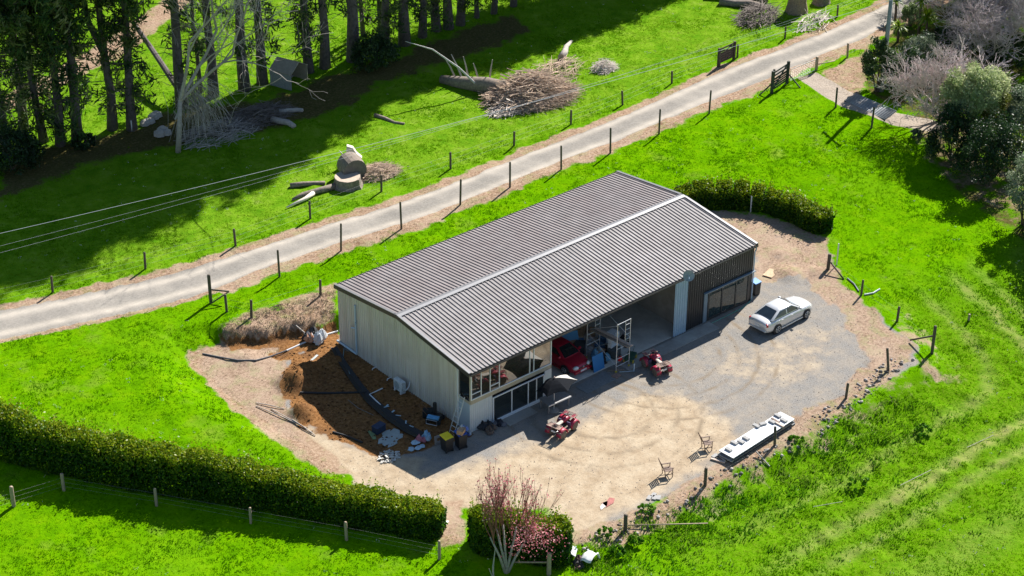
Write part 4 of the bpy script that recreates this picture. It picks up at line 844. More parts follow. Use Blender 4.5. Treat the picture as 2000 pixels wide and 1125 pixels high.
fence('weathered post and wire fence in the shade in front of the long hedge', [(-95, 1025, 1.2, .1), (27, 988, 1.35, .12, (0, 0)), (125, 958, 1.2, .1), (306, 988, 1.25, .09), (490, 1022, 1.1, .08), (677, 1055, 1.25, .09), (858, 1092, 1.3, .09)], (.3, .6, .9), .09, POSTL_ME, seed=7)
f5 = fence('post with a broken rail under the pink blossom tree', [(1072, 1122, 1.5, .13, (0, 0))], (), seed=8, me=POSTL_ME); a = G(1072, 1122); rail(f5, 'rail', a+Vector((0, 0, .85)), G(1002, 1112)+Vector((0, 0, .5)), .05, POSTL)
f6 = fence('posts and wires from the new gate post up to the shrubs', [(1594, 137, 1.2, .13, (0, 0)), (1655, 112, 1.3, .09)], (.3, .6, .9, 1.1), .09, POSTL_ME, seed=9, extra_ends=((1594, 137), (1705, 88)))
a = G(1594, 137); rail(f6, 'rail', a+Vector((0, 0, .5)), G(1630, 124)+Vector((0, 0, .25)), .045, POSTL)
fence('dark posts beside the cattle grid on the lawn edge', [(1632, 210, 1.75, .08), (1702, 250, 1.8, .085)], (), seed=10)
# timber yard panels
DRAIL = M('dark_rail_wood', (.050, .055, .050), .85, 0, .3, 7); BROWNB = M('dark_board_wood', (.062, .045, .036), .85, 0, .3, 6)
pa, pb = G(1507, 182), G(1537, 162); t = thing('timber_hurdle', 'dark timber hurdle of rails with a diagonal brace beside the white mesh gate', 'gate', pa)
d = pb-pa; ang = math.atan2(d.y, d.x); ln = Vector((d.x, d.y)).length
for q in (Vector((0, 0, 0)), d): MB().box((q.x, q.y, .95), (.2, .2, 2.0), ang).build('post', DRAIL, t)
for k in range(8):
    z = .3+.2*k if k < 5 else 1.15+.3*(k-5); MB().box((d.x/2, d.y/2, z), (ln, .05, .12), ang).build('rail', DRAIL, t)
MB().path([d*.05+Vector((0, 0, .3)), d*.95+Vector((0, 0, 1.8))], .06, 4).build('brace', DRAIL, t)
MB().path([Vector((0, 0, .9)), G(1483, 186)-pa], .06, 5).build('prop', DRAIL, t); MB().path([d+Vector((0, 0, .9)), G(1563, 172)-pa], .06, 5).build('prop', DRAIL, t)
pa, pb = G(1403, 130), G(1433, 116); t = thing('timber_barrier', 'dark boarded timber panel with gaps on the paddock side of the driveway', 'panel', pa); d = pb-pa; ang = math.atan2(d.y, d.x); ln = Vector((d.x, d.y)).length
for q in (Vector((0, 0, 0)), d): MB().box((q.x, q.y, .8), (.2, .18, 1.7), ang).build('post', BROWNB, t)
for k in range(6):
    z = .35+.235*k
    if k in (4,): MB().box((d.x*.2, d.y*.2, z), (ln*.35, .05, .14), ang).build('board', BROWNB, t); MB().box((d.x*.88, d.y*.88, z), (ln*.25, .05, .14), ang).build('board', BROWNB, t)
    else: MB().box((d.x/2, d.y/2, z), (ln, .05, .20 if k < 4 else .12), ang).build('board', BROWNB, t)
MB().path([d*.35+Vector((0, 0, 1.1)), d*.85+Vector((0, 0, 1.5))], .07, 4).build('brace', BROWNB, t)
# white mesh gate
pa, pb = G(1543, 160), G(1591, 140); t = thing('mesh_gate', 'pale galvanised mesh gate between the dark hurdle and the new gate post', 'gate', pa); d = pb-pa; GAL = M('galvanised_steel', (.62, .63, .62), .35, .3, .1, 4)
b = MB(); b.path([(0, 0, .12), d+Vector((0, 0, .12)), d+Vector((0, 0, 1.12)), (0, 0, 1.12), (0, 0, .12)], .028, 6); b.build('gate_frame', GAL, t)
b = MB()
for k in range(1, 7): b.tube(Vector((0, 0, .12+k/7)), d+Vector((0, 0, .12+k/7)), .008, n=3)
for k in range(1, 12): b.tube(d*(k/12)+Vector((0, 0, .12)), d*(k/12)+Vector((0, 0, 1.12)), .008, n=3)
tag(b.build('wire_mesh', GAL, t), kind='stuff')
# cattle grid on the side path
ca, cb, cc, cd = G(1648, 198), G(1672, 184), G(1752, 218), G(1728, 236)
t = thing('cattle_grid', 'pale steel bar cattle grid across the shaded side path', 'cattle grid', ca); RAILM = M('grid_steel', (.34, .37, .40), .45, .3, .15, 4)
b = MB(); b.add([p-ca+Vector((0, 0, .012)) for p in (ca, cb, cc, cd)]+[p-ca-Vector((0, 0, .1)) for p in (ca, cb, cc, cd)], [(0, 1, 2, 3), (4, 7, 6, 5), (0, 4, 5, 1), (1, 5, 6, 2), (2, 6, 7, 3), (3, 7, 4, 0)]); b.build('pit', M('pit_dark', (.05, .05, .05), .9), t)
for k in range(9):
    f = (k+.5)/9; a = ca.lerp(cb, f)-ca; c = cd.lerp(cc, f)-ca; MB().tube(a+Vector((0, 0, .07)), c+Vector((0, 0, .07)), .05, n=6).build('bar', RAILM, t, True)
# power pole and its three wires
pp = G(1721, 178); t = thing('power_pole', 'tall grey power pole with a crossarm at the top right', 'pole', pp); POLEM = M('pole_grey', (.22, .25, .25), .7, 0, .15, 3)
b = MB(); b.path([(0, 0, -.2), (0, 0, 9.0)], [.20, .15], 10); b.build('pole', POLEM, t, True)
MB().lathe([(.19, 3.55), (.195, 3.56), (.188, 4.4), (.18, 4.41)], 10).build('marker_band', M('pole_band', (.50, .48, .42), .7), t)
wd = at_z(-500, 590, 9)-np.array(pp); wd = Vector((wd[0], wd[1], 0)).normalized(); cr = Vector((-wd.y, wd.x, 0))
MB().box((0, 0, 8.25), (.12, 2.3, .14), math.atan2(cr.y, cr.x)-PI/2).build('crossarm', POLEM, t)
ends = [(-500, 566), (-500, 603), (-500, 622)]
for i, (e, s_) in enumerate(zip(ends, (1.0, -.55, -1.05))):
    q = cr*s_+Vector((0, 0, 8.32)); MB().lathe([(.04, 0), (.07, .05), (.05, .1), (.07, .15), (.03, .2)], 8, q).build('insulator', M('insulator', (.45, .43, .40), .3), t)
    far = Vector(at_z(e[0], e[1], 8.0)); a = pp+q+Vector((0, 0, .2)); pts = [a.lerp(far, k/24)-Vector((0, 0, 1.0*4*(k/24)*(1-k/24))) for k in range(25)]
    o = MB().path([p-pts[0] for p in pts], .015 if i == 0 else .006, 4, False).build('power_line', M('line_aluminium', (.72, .73, .72), .35, .4, .03, 3), None, fixn=False); o.location = pts[0]
    tag(o, ('thickest, uppermost of the three wires crossing above the paddock', 'middle of the three wires crossing above the paddock', 'lowest of the three wires crossing above the paddock')[i], 'wire', 'power lines from the pole')

# ------------------------------------------------------------------ logs, stump and brush in the paddock
CUT = M('cut_wood', (.46, .37, .29), .85, 0, .2, 7); CUTDARK = M('old_cut_wood', (.16, .14, .125), .9, 0, .25, 5); LOGM = M('log_bark', (.23, .19, .155), .95, 0, .4, 5, bump=.6)
def stump_mesh(b, r, hgt, n=20, seed=1, flare=.25):
    rr = random.Random(seed); k = [1+rr.gauss(0, .05) for _ in range(n)]; V = []
    for z, f in ((-.1, 1+flare), (hgt*.35, 1.05), (hgt, 1.0)): V += [(math.cos(2*PI*i/n)*r*k[i]*f, math.sin(2*PI*i/n)*r*k[i]*f, z) for i in range(n)]
    return b.add(V, [(j*n+i, j*n+(i+1) % n, (j+1)*n+(i+1) % n, (j+1)*n+i) for j in range(2) for i in range(n)]+[tuple(range(2*n, 3*n))])
p = G(679, 362); t = thing('tree_stump', 'round cut tree stump with a pale sawn top by the driveway fence', 'stump', p); stump_mesh(MB(), 1.0, .75, 20, 2).build('bark', LOGM, t)
b = MB(); b.lathe([(.0, .752), (.93, .757), (.96, .74)], 20); b.build('sawn_face', CUT, t)
p = G(688, 346); t = thing('log', 'large log round lying on its side behind the stump', 'log', p, rad(38))
b = MB(); b.lathe([(.9, -.75), (.95, 0), (.92, .75)], 20, (0, 0, .85), 'x'); b.build('bark', LOGM, t)
for s_ in (-.765, .755): MB().lathe([(.86, s_), (.87, s_+.01)], 20, (0, 0, .85), 'x').build('sawn_face', CUTDARK, t)
t.rotation_euler = (0, 0, rad(75))
p = G(688, 318); t = thing('broken_wood', 'bleached split slab of wood standing above the log round', 'wood', p); WHITEW = M('bleached_wood', (.72, .64, .54), .8, 0, .15, 5)
MB().prism([(-.45, 0), (.5, 0), (.75, .5), (.35, .9), (.1, 1.35), (-.35, 1.5), (-.45, .7)], .35, 'y', -.2).build('slab', WHITEW, t, rotz=rad(-40)); MB().path([(-.5, 0, .3), (-.9, .1, 1.1), (-1.05, .15, 1.3)], [.06, .05, .03], 5).build('splinter', WHITEW, t)
MB().box((-.55, -.5, .3), (.7, .5, .5), .4, .2).build('slab', WHITEW, t)
def log(label, u0, v0, u1, v1, r0, r1, mat=LOGM, name='log', lift=0):
    a, c = G(u0, v0), G(u1, v1); dd = c-a; t = thing(name, label, 'log', a); rr = random.Random(int(u0)); m1 = dd*.35+Vector((0, 0, rr.gauss(0, .06))); m2 = dd*.7+Vector((rr.gauss(0, .1), rr.gauss(0, .1), rr.gauss(0, .05)))
    z0 = Vector((0, 0, r0*.7+lift)); MB().path([z0, m1+Vector((0, 0, r0*.75+lift*.5)), m2+Vector((0, 0, r1*.9)), dd+Vector((0, 0, r1*.7))], [r0, r0*.93, (r0+r1)/2, r1], 9).build('trunk', mat, t, True)
    e = dd.normalized(); MB().path([z0-e*.012, z0-e*.002], [r0*.88, r0*.9], 9).build('sawn_face', CUT, t); return t
log('dark short log lying left of the stump', 567, 366, 635, 360, .2, .16)
t = log('forked pale branch log running down-left from the stump', 655, 368, 572, 392, .26, .12, LOGM)
MB().path([G(612, 382)-loc_of(t)+Vector((0, 0, .2)), G(598, 392)-loc_of(t)+Vector((0, 0, .2)), G(560, 408)-loc_of(t)+Vector((0, 0, .12))], [.17, .15, .06], 8).build('fork', WHITEW, t, True)
log('shaded log lying in the middle of the shaded paddock', 732, 227, 790, 243, .16, .09)
log('shaded pale log with twigs left of the shelter', 545, 222, 592, 218, .22, .15, DEAD)
log('shaded broken log below the twig heap near the dead tree', 532, 237, 575, 250, .26, .2, DEAD)
log('curved bare trunk lying above the brush heap', 1096, 122, 1116, 82, .30, .12, DEAD, lift=.3)
t = log('dark uprooted trunk with bare prongs left of the brush heap', 1000, 190, 862, 160, .75, .35, LOGM)
for (u, v, du, dv, l) in ((905, 165, -25, -42, 2), (915, 160, -10, -30, 1.4), (935, 165, -12, -25, 1.3), (955, 170, 6, -30, 1.6), (890, 160, -22, -28, 1.6)):
    q = G(u, v)-loc_of(t); e = Vector(at_z(u+du, v+dv, 2.2))-loc_of(t); e = q+(e-q).normalized()*l+Vector((0, 0, .9)); MB().path([q+Vector((0, 0, .3)), q.lerp(e, .5)+Vector((0, 0, .3)), e], [.09, .07, .04], 5).build('prong', DEAD, t)
q = G(932, 180)-loc_of(t); MB().path([q+Vector((0, 0, .6)), q+Vector((-1.2, .8, 2.2)), q+Vector((-2.8, 2.2, 3.8)), q+Vector((-4.6, 3.4, 4.6))], [.09, .08, .06, .02], 6).build('long_branch', M('bleached_branch', (.52, .50, .48), .8, 0, .1, 4), t)
log('end-on cut log at the left foot of the brush heap', 968, 200, 995, 190, .42, .42, CUTDARK)
def brush(label, u, v, size, n, seed, mat, zang=0, ln=(1.0, 2.6), r=.022, flat=.5, group=None, name='brush_heap', splay=None):
    rr = random.Random(seed); p = G(u, v); t = thing(name, label, 'brush', p); b = MB(); big = MB()
    for i in range(n):
        a = rr.random()*6.28; q = math.sqrt(rr.random()); x_, y_ = math.cos(a)*q*size[0], math.sin(a)*q*size[1]; z_ = size[2]*(1-q**1.6)*rr.random()**.7+.05
        dirn = (splay if splay is not None else zang)+rr.gauss(0, .55); l = rr.uniform(*ln); el = rr.gauss(-.05, .28)
        c_, s_ = math.cos(zang), math.sin(zang); X_, Y_ = x_*c_-y_*s_, x_*s_+y_*c_; d_ = Vector((math.cos(dirn)*math.cos(el), math.sin(dirn)*math.cos(el), math.sin(el)))
        a0 = Vector((X_, Y_, z_))-d_*l/2; e0 = a0+d_*l; a0.z = max(a0.z, .02); e0.z = max(e0.z, .02); mdl = (a0+e0)/2+Vector((rr.gauss(0, .09), rr.gauss(0, .09), rr.gauss(.03, .08)))*l*.6; mdl.z = max(mdl.z, .03)
        k = r*rr.choice((.6, .8, 1, 1.3)); (big if i % 14 == 0 else b).path([a0, mdl, e0], [k*(2.6 if i % 14 == 0 else 1), k*(2.1 if i % 14 == 0 else .8), k*.5], 3, False)
    tag(b.build('twigs', mat, t, fixn=False), kind='stuff'); tag(big.build('sticks', mat, t, fixn=False), kind='stuff'); return t
BR = M('brush_twig', (.47, .345, .25), .9, 0, .5, 2.5)
brush('big sunlit heap of dry brush in the paddock above the driveway', 1040, 192, (3.6, 2.5, 2.3), 1900, 5, BR, rad(-10), (1.0, 3.0), .026, splay=rad(-38))
brush('pale twiggy branches spilled at the front foot of the brush heap', 1000, 212, (2.2, 1.2, .7), 330, 6, M('pale_twig', (.56, .49, .43), .9, 0, .3, 3), 0, (.6, 1.6), .022)
brush('spread of bare branches behind the right of the brush heap', 1090, 140, (2.4, 1.6, .8), 160, 7, BR, rad(20), (1.2, 3.0), .025, splay=rad(15))
brush('tuft of dry pale branches on the grass right of the brush heap', 1180, 135, (1.1, .9, .9), 420, 8, M('pale_twig', (.56, .49, .43)), 0, (.5, 1.1), .016)
brush('dry twig heap behind the stump', 735, 340, (1.9, 1.2, .8), 800, 9, BR, rad(-10), (.5, 1.3), .014)
brush('shaded twig litter under the drooping dead tree', 430, 262, (3.2, 2.0, .7), 420, 10, DEAD, 0, (.7, 2.2), .016)
brush('shaded twig heap between the dead tree and the shelter', 505, 230, (3.0, 1.8, .8), 480, 11, M('dark_twig', (.17, .14, .12), .9, 0, .3, 3), 0, (.7, 2.2), .018)
brush('brush and roots at the top edge beside the big dead trunk', 1480, 35, (2.6, 1.7, 1.2), 520, 12, M('dark_twig', (.17, .14, .12)), rad(20), (.8, 2.4), .022)
brush('scatter of fallen sticks by the top fence', 1590, 45, (2.6, 1.2, .3), 70, 13, M('pale_twig', (.56, .49, .43)), rad(20), (1.0, 2.4), .03)
log('heap of felled dark trunks at the top edge, nearest one', 1405, 8, 1490, 18, .35, .3, LOGM); log('felled dark trunk lying behind the nearest one at the top edge', 1380, -4, 1500, 2, .4, .35, LOGM)
p = G(1556, 22); t = thing('tree_stump', 'tall hairy-barked stump standing at the top edge', 'stump', p); stump_mesh(MB(), .75, 2.6, 16, 7, .35).build('bark', M('fibrous_bark', (.30, .22, .15), .95, 0, .4, 9, bump=.8), t)
p = G(1604, 6); t = thing('tree_stump', 'low brown stump at the top edge right of the tall one', 'stump', p); stump_mesh(MB(), .7, .7, 14, 8).build('bark', LOGM, t)
rr = random.Random(9)
for i, (u, v) in enumerate(((292, 240), (300, 232), (306, 228), (284, 244), (318, 258), (326, 262), (312, 265))):
    b = MB(); b.lathe([(.15, 0), (.5, .12), (.45, .35), (.2, .5), (.02, .52)], 7, (0, 0, -.05)); o = b.build('stone', M('pale_stone', (.42, .38, .33), .9, 0, .2, 5), None, False, loc=G(u, v), rotz=rr.random()*6); o.scale = (1, .8+.3*rr.random(), .8+.4*rr.random())
    tag(o, ('stone in the upper heap between two pines, lower left', 'stone in the middle of the upper heap', 'stone at the top right of the upper heap', 'stone at the far left of the upper heap', 'stone at the left of the lower heap', 'stone at the right of the lower heap', 'lowest stone of the lower heap by the dead tree')[i], 'stone', 'stone heaps under the pines')
# canvas shelter
p = G(565, 162); t = thing('canvas_shelter', 'small tan canvas shelter with a peaked roof among the pines', 'shelter', p, rad(20)); CAN = M('canvas_tan', (.33, .29, .22), .85, 0, .15, 3)
MB().prism([(-1.2, 1.35), (0, 2.05), (1.2, 1.35), (1.2, 1.42), (0, 2.13), (-1.2, 1.42)], 2.2, 'y', -1.1).build('roof', CAN, t)
MB().box((-1.15, 0, .68), (.05, 2.1, 1.36)).build('side_wall', M('canvas_grey', (.27, .29, .28), .85), t); MB().box((1.15, 0, .68), (.05, 2.1, 1.36)).build('side_wall', CAN, t); MB().box((0, 1.05, .7), (2.25, .05, 1.4)).build('back_wall', CAN, t)
MB().box((0, .1, .5), (.9, .5, .06)).build('shelf', DEAD, t)
o = MB().box((0, 0, .45), (.07, .07, 1.0)).build('marker_stake', WHITE, None, loc=G(258, 257)); tag(o, 'short white marker stake at the foot of a pine', 'stake')
o = MB().box((0, 0, .6), (.07, .07, 1.4)).build('marker_stake', WHITE, None, loc=G(1466, 414)); tag(o, 'white stake in front of the curved hedge', 'stake')
o = MB().box((0, 0, .8), (.06, .06, 1.9)).build('marker_stake', WHITE, None, loc=G(1634, 518)); tag(o, 'tall white stake behind the braced strainer post', 'stake')
# blossom tree
BLS = leafmat('blossom_pink', [(.42, .09, .13), (.62, .17, .22), (.72, .30, .33), (.78, .48, .46)], .6, .3, .2)
BLBARK = M('blossom_bark', (.36, .33, .30), .8, 0, .25, 6); REDTWIG = M('red_twig', (.25, .10, .085), .75, 0, .3, 5)
p = G(990, 1118, -.1); t = thing('blossom_tree', 'bare-twigged tree with pink blossom in front of the short hedge block', 'tree', p); rr = random.Random(12); tb = MB(); cb = MB(); tips = []
for i, (dx, dy, lz) in enumerate(((-.85, .4, 2.7), (-.35, .5, 3.0), (.1, .45, 3.1), (.6, -.1, 3.0), (.95, -.45, 2.1))):
    e = Vector((dx, dy, lz)); tb.path([(rr.gauss(0, .05), rr.gauss(0, .05), 0), e*.45+Vector((0, 0, .1)), e], [.095, .065, .04], 7)
    for j in range(5): grow(cb, e*(.62+.38*rr.random()), Vector((dx*.35+rr.gauss(0, .3), dy*.35+rr.gauss(0, .3), 1.0)), rr.uniform(1.35, 2.0), .035, 2, rr, .27, .5, (3, 5), .6, .08, .010, tips)
tb.build('trunk', BLBARK, t, True, fixn=False); cb.build('branch', REDTWIG, t, fixn=False)
rng = np.random.RandomState(6); C = []
for (a_, b_) in tips:
    m_ = a_.x*.755-a_.y*.655; low = a_.z < 3.9 and m_ > .1
    for k in range(int(12 if low else 3)): f = rng.rand()*(1.4 if low else 1.0); C.append(np.array(a_.lerp(b_, f))+rng.normal(size=3)*(.16 if low else .07))
cen = [np.array((.8, -.55, 2.6)), np.array((1.4, -.9, 2.2)), np.array((.5, -.4, 2.0)), np.array((1.7, -1.2, 2.9)), np.array((.9, -.8, 3.1)), np.array((1.9, -1.3, 2.3))]
for c0 in cen: C += list(c0+rng.normal(size=(170, 3))*np.array([.42, .42, .38]))
C = np.array(C); leaves('blossom', C, rng.normal(size=C.shape), .10, BLS, t, .8, rng, .1)
t2 = thing('sapling', 'slim bare pale sapling left of the blossom tree trunk', 'sapling', G(963, 1135)); b = MB(); b.path([(0, 0, 0), (.05, .05, 1.0), (.25, .12, 2.0)], [.06, .05, .02], 6); b.path([(0, 0, .2), (-.2, .1, .9)], [.04, .02], 5); b.build('trunk', BLBARK, t2)

# ------------------------------------------------------------------ vehicles
RUB = M('rubber', (.022, .022, .023), .85, 0, .2, 8); ALLOY = M('alloy', (.52, .53, .54), .35, .6, .06, 5); DARKP = M('black_plastic', (.02, .02, .022), .5, 0, .1, 6)
CARGL = glassmat('car_glass', (.012, .02, .025), 1.8); TAILM = M('tail_light_red', (.42, .015, .02), .2, 0, .05, 5); LAMPM = M('lamp_clear', (.70, .72, .74), .12, .2, .04, 5)
def wheel(t, x, y, r, w, side, rimmat=ALLOY, spokes=5, rimr=.68):
    """side: +1 / -1, outer face of the wheel along y"""
    b = MB(); b.lathe([(rimr*r, -w/2), (.93*r, -w/2), (r, -w/2+.03), (r, w/2-.03), (.93*r, w/2), (rimr*r, w/2)], 22, (x, y, r), 'y'); o = b.build('wheel', RUB, t, True)
    yo = y+side*(w/2+.012); q = MB()
    q.lathe([(.01, yo-.01*side), (.16*r, yo), (.17*r, yo+.01*side)], 10, (x, 0, r), 'y')
    for k in range(spokes):
        a = 2*PI*k/spokes+.3; q.box((x+math.cos(a)*r*rimr*.5, yo, r+math.sin(a)*r*rimr*.5), (r*rimr*.95, .02, r*.15), ry=-a)
    q.path([(x+math.cos(2*PI*k/20)*r*rimr*.95, yo, r+math.sin(2*PI*k/20)*r*rimr*.95) for k in range(21)], r*.05, 5, False)
    q.build('rim', rimmat, o, True)
    d = MB(); d.lathe([(.01, y-.02), (rimr*r, y-.01)], 16, (x, 0, r), 'y'); d.build('brake_disc', DARKP, o); return o
def loft(stations, cap=True):
    b = MB(); n = len(stations[0]); V = [p for s_ in stations for p in s_]; F_ = []
    for i in range(len(stations)-1):
        for k in range(n): k2 = (k+1) % n; F_.append((i*n+k, i*n+k2, (i+1)*n+k2, (i+1)*n+k))
    if cap: F_.append(tuple(range(n-1, -1, -1))); F_.append(tuple((len(stations)-1)*n+k for k in range(n)))
    return b.add(V, F_)
def car(label, loc, rz, paint, Lc, Wc, Hc, st, cab, wb, fx, wr, group=None, rimmat=ALLOY):
    """st: (x, z_bottom, z_mid, z_shoulder, z_deck, half width mid, half width shoulder); cab: glass house"""
    t = thing('car', label, 'car', loc, rz, group); S = []
    for (x, zb, zm, zs, zd, wm, ws) in st:
        half = [(0, zb), (wm*.86, zb), (wm*.98, zb+.1), (wm, zm), (ws+ (wm-ws)*.4, zs-.05), (ws, zs), (ws*.55, zd-.006), (0, zd)]
        ring = [(x, y, z) for (y, z) in half]+[(x, -y, z) for (y, z) in half[::-1][1:-1]]; S.append(ring)
    o = loft(S).build('body', paint, t, True, sub=1)
    # glass house: base ring and roof ring, corners rounded
    (xb0, xf0, zb_r, zb_f, wb0), (xb1, xf1, zt, wt) = cab
    def ring(xr, xf, zr, zf, w_, cr):
        return [(xr+cr*.3, -w_+cr, zr), (xr+cr, -w_, zr), (xf-cr, -w_, zf), (xf-cr*.3, -w_+cr, zf), (xf, 0, zf), (xf-cr*.3, w_-cr, zf), (xf-cr, w_, zf), (xr+cr, w_, zr), (xr+cr*.3, w_-cr, zr), (xr, 0, zr)]
    r0 = ring(xb0, xf0, zb_r, zb_f, wb0, .12); r1 = ring(xb1, xf1, zt-.05, zt-.05, wt, .12); r2 = [(x*.86+(xb1+xf1)*.07, y*.8, zt-.012) for (x, y, z) in r1]; r3 = [(x*.5+(xb1+xf1)*.25, y*.4, zt) for (x, y, z) in r1]
    loft([r0, r1, r2, r3]).build('cabin', paint, t, True, bevel=.02)
    def pane(nm, quad, mat, off=.014, inset=(.06, .08)):
        q = [Vector(p) for p in quad]; n_ = (q[1]-q[0]).cross(q[3]-q[0]).normalized(); c_ = sum(q, Vector())/4
        def P_(u, v): return q[0].lerp(q[1], u).lerp(q[3].lerp(q[2], u), v)
        a_, b_ = inset; pts = [P_(a_, b_), P_(1-a_, b_), P_(1-a_*1.0, 1-b_), P_(a_, 1-b_)]
        bb = MB(); bb.add([p+n_*off for p in pts]+[p-n_*.004 for p in pts], [(0, 1, 2, 3), (7, 6, 5, 4), (0, 4, 5, 1), (1, 5, 6, 2), (2, 6, 7, 3), (3, 7, 4, 0)]); return bb.build(nm, mat, t)
    pane('windscreen', [r0[3], r0[5], r1[5], r1[3]], CARGL, .03, (.01, .05)); pane('rear_window', [r0[8], r0[0], r1[0], r1[8]], CARGL, .03, (.02, .1))
    for s_ in (-1, 1):
        a0, a1, b1, b0 = (r0[1], r0[2], r1[2], r1[1]) if s_ < 0 else (r0[6], r0[7], r1[7], r1[6])
        A0, A1, B1, B0 = Vector(a0), Vector(a1), Vector(b1), Vector(b0)
        for (f0, f1) in ((.03, .50), (.525, .97)): pane('side_window', [A0.lerp(A1, f0), A0.lerp(A1, f1), B0.lerp(B1, f1), B0.lerp(B1, f0)], CARGL, .012, (.02, .12))
        for xw in (fx, fx-wb):
            yy = s_*(Wc/2-.09); d = MB(); d.lathe([(wr*1.17, s_*(Wc/2-.16)), (wr*1.17, s_*(Wc/2+.004)), (wr*1.0, s_*(Wc/2+.006))], 20, (xw, 0, wr), 'y'); d.build('wheel_arch', DARKP, t)
            wheel(t, xw, s_*(Wc/2-.06), wr, .2, s_, rimmat)
        MB().box((xf0-.32, s_*(wb0+.13), zb_f+.1), (.16, .2, .14), 0, taper=(.8, .9)).build('mirror', paint, t, bevel=.03)
        for xh in ((xb0+xf0)/2-.62, (xb0+xf0)/2+.36): MB().box((xh, s_*(Wc/2+.012), zb_r-.12), (.2, .03, .035)).build('door_handle', paint, t)
        MB().box(((2*fx-wb)/2, s_*(Wc/2-.015), .24), (wb-.75, .06, .10)).build('sill', paint, t, bevel=.02)
    return t
SILV = M('silver_paint', (.60, .605, .61), .25, .3, .03, 3, coat=.6); REDP = M('red_paint', (.40, .012, .035), .3, .1, .06, 3, coat=.6)
rw, fw2 = Vector(at_z(1517.8, 651.7)), Vector(at_z(1574.4, 621.8)); hd = math.atan2(fw2.y-rw.y, fw2.x-rw.x); mid = (rw+fw2)/2; nrm = Vector((-math.sin(hd), math.cos(hd), 0))
cpos = mid+nrm*.95; cpos.z = .0
st = [(-2.44, .42, .60, .86, .98, .74, .66), (-2.38, .24, .60, .92, 1.03, .86, .76), (-1.9, .2, .62, .97, 1.08, .94, .80), (-1.0, .2, .64, .97, 1.03, .95, .83), (.1, .2, .64, .95, .98, .95, .83), (1.0, .2, .62, .92, .97, .95, .82), (1.7, .2, .60, .86, .93, .94, .78), (2.2, .22, .55, .74, .82, .86, .68), (2.42, .3, .5, .62, .68, .62, .48), (2.46, .36, .48, .56, .60, .5, .40)]
sedan = car('silver sedan parked alone on the gravel by the black end of the shed', cpos, hd, SILV, 4.9, 1.9, 1.47, st, ((-1.95, 1.12, 1.03, .95, .80), (-1.05, .28, 1.475, .60)), 2.915, 1.48, .34)
for s_ in (-1, 1):
    MB().box((-2.27, s_*.66, .84), (.16, .34, .2), s_*.3, taper=(.8, .9)).build('tail_light', TAILM, sedan, bevel=.03); MB().box((2.06, s_*.60, .69), (.34, .24, .10), -s_*.5, ry=.3).build('headlight', LAMPM, sedan, bevel=.03)
MB().box((-2.45, 0, .66), (.03, .42, .13)).build('number_plate', M('plate_white', (.75, .75, .74), .4), sedan); MB().box((-2.40, 0, .40), (.12, 1.5, .12)).build('rear_bumper', SILV, sedan, bevel=.04); MB().box((2.42, 0, .42), (.08, 1.0, .16)).build('grille', DARKP, sedan, bevel=.02)
MB().path([(1.02, -.72, .985), (.98, 0, 1.0), (1.02, .72, .985)], .035, 6).build('wiper_cowl', DARKP, sedan)
MB().box((-1.1, .1, 1.33), (.05, .28, .03), ry=-.5).build('brake_light', LAMPM, sedan)
# red hatchback in the bay, nose out
nl, nr_ = Vector(at_z(1124, 721, .62)), Vector(at_z(1150, 708, .62)); ax = (nr_-nl); hd = math.atan2(ax.y, ax.x)-PI/2
nose = (nl+nr_)/2; hdv = Vector((math.cos(hd), math.sin(hd), 0)); cpos = nose-hdv*1.92; cpos.z = .0
st = [(-2.05, .4, .6, .9, 1.0, .72, .66), (-1.98, .24, .62, .98, 1.05, .80, .74), (-1.3, .2, .64, 1.0, 1.04, .865, .79), (0, .2, .62, .96, 1.0, .87, .79), (.9, .2, .60, .92, .98, .865, .77), (1.5, .2, .56, .82, .90, .84, .72), (1.9, .22, .5, .70, .76, .76, .62), (2.05, .28, .46, .58, .62, .58, .46)]
hatch = car('red hatchback parked nose out in the open vehicle bay', cpos, hd, REDP, 4.1, 1.74, 1.45, st, ((-1.95, 1.05, 1.04, .97, .77), (-1.5, .22, 1.45, .58)), 2.51, 1.2, .31)
for s_ in (-1, 1):
    b = MB(); b.lathe([(.02, .05), (.14, .03), (.17, -.02)], 12, (0, 0, 0), 'x'); o = b.build('headlight', LAMPM, hatch, True); o.location = (1.93, s_*.55, .66); o.scale = (1.4, 1.25, .85); o.rotation_euler = (0, -.5, s_*.35)
MB().box((2.065, 0, .40), (.03, .5, .12)).build('number_plate', M('plate_white', (.75, .75, .74)), hatch); MB().box((2.0, 0, .33), (.14, 1.5, .14)).build('front_bumper', REDP, hatch, bevel=.04)
MB().box((2.02, 0, .62), (.06, .75, .07), ry=-.3).build('grille', DARKP, hatch, bevel=.01); b = MB(); b.lathe([(.05, .03), (.062, .02), (.062, 0)], 12, (0, 0, 0), 'x'); o = b.build('round_badge', ALLOY, hatch); o.location = (2.045, 0, .64)
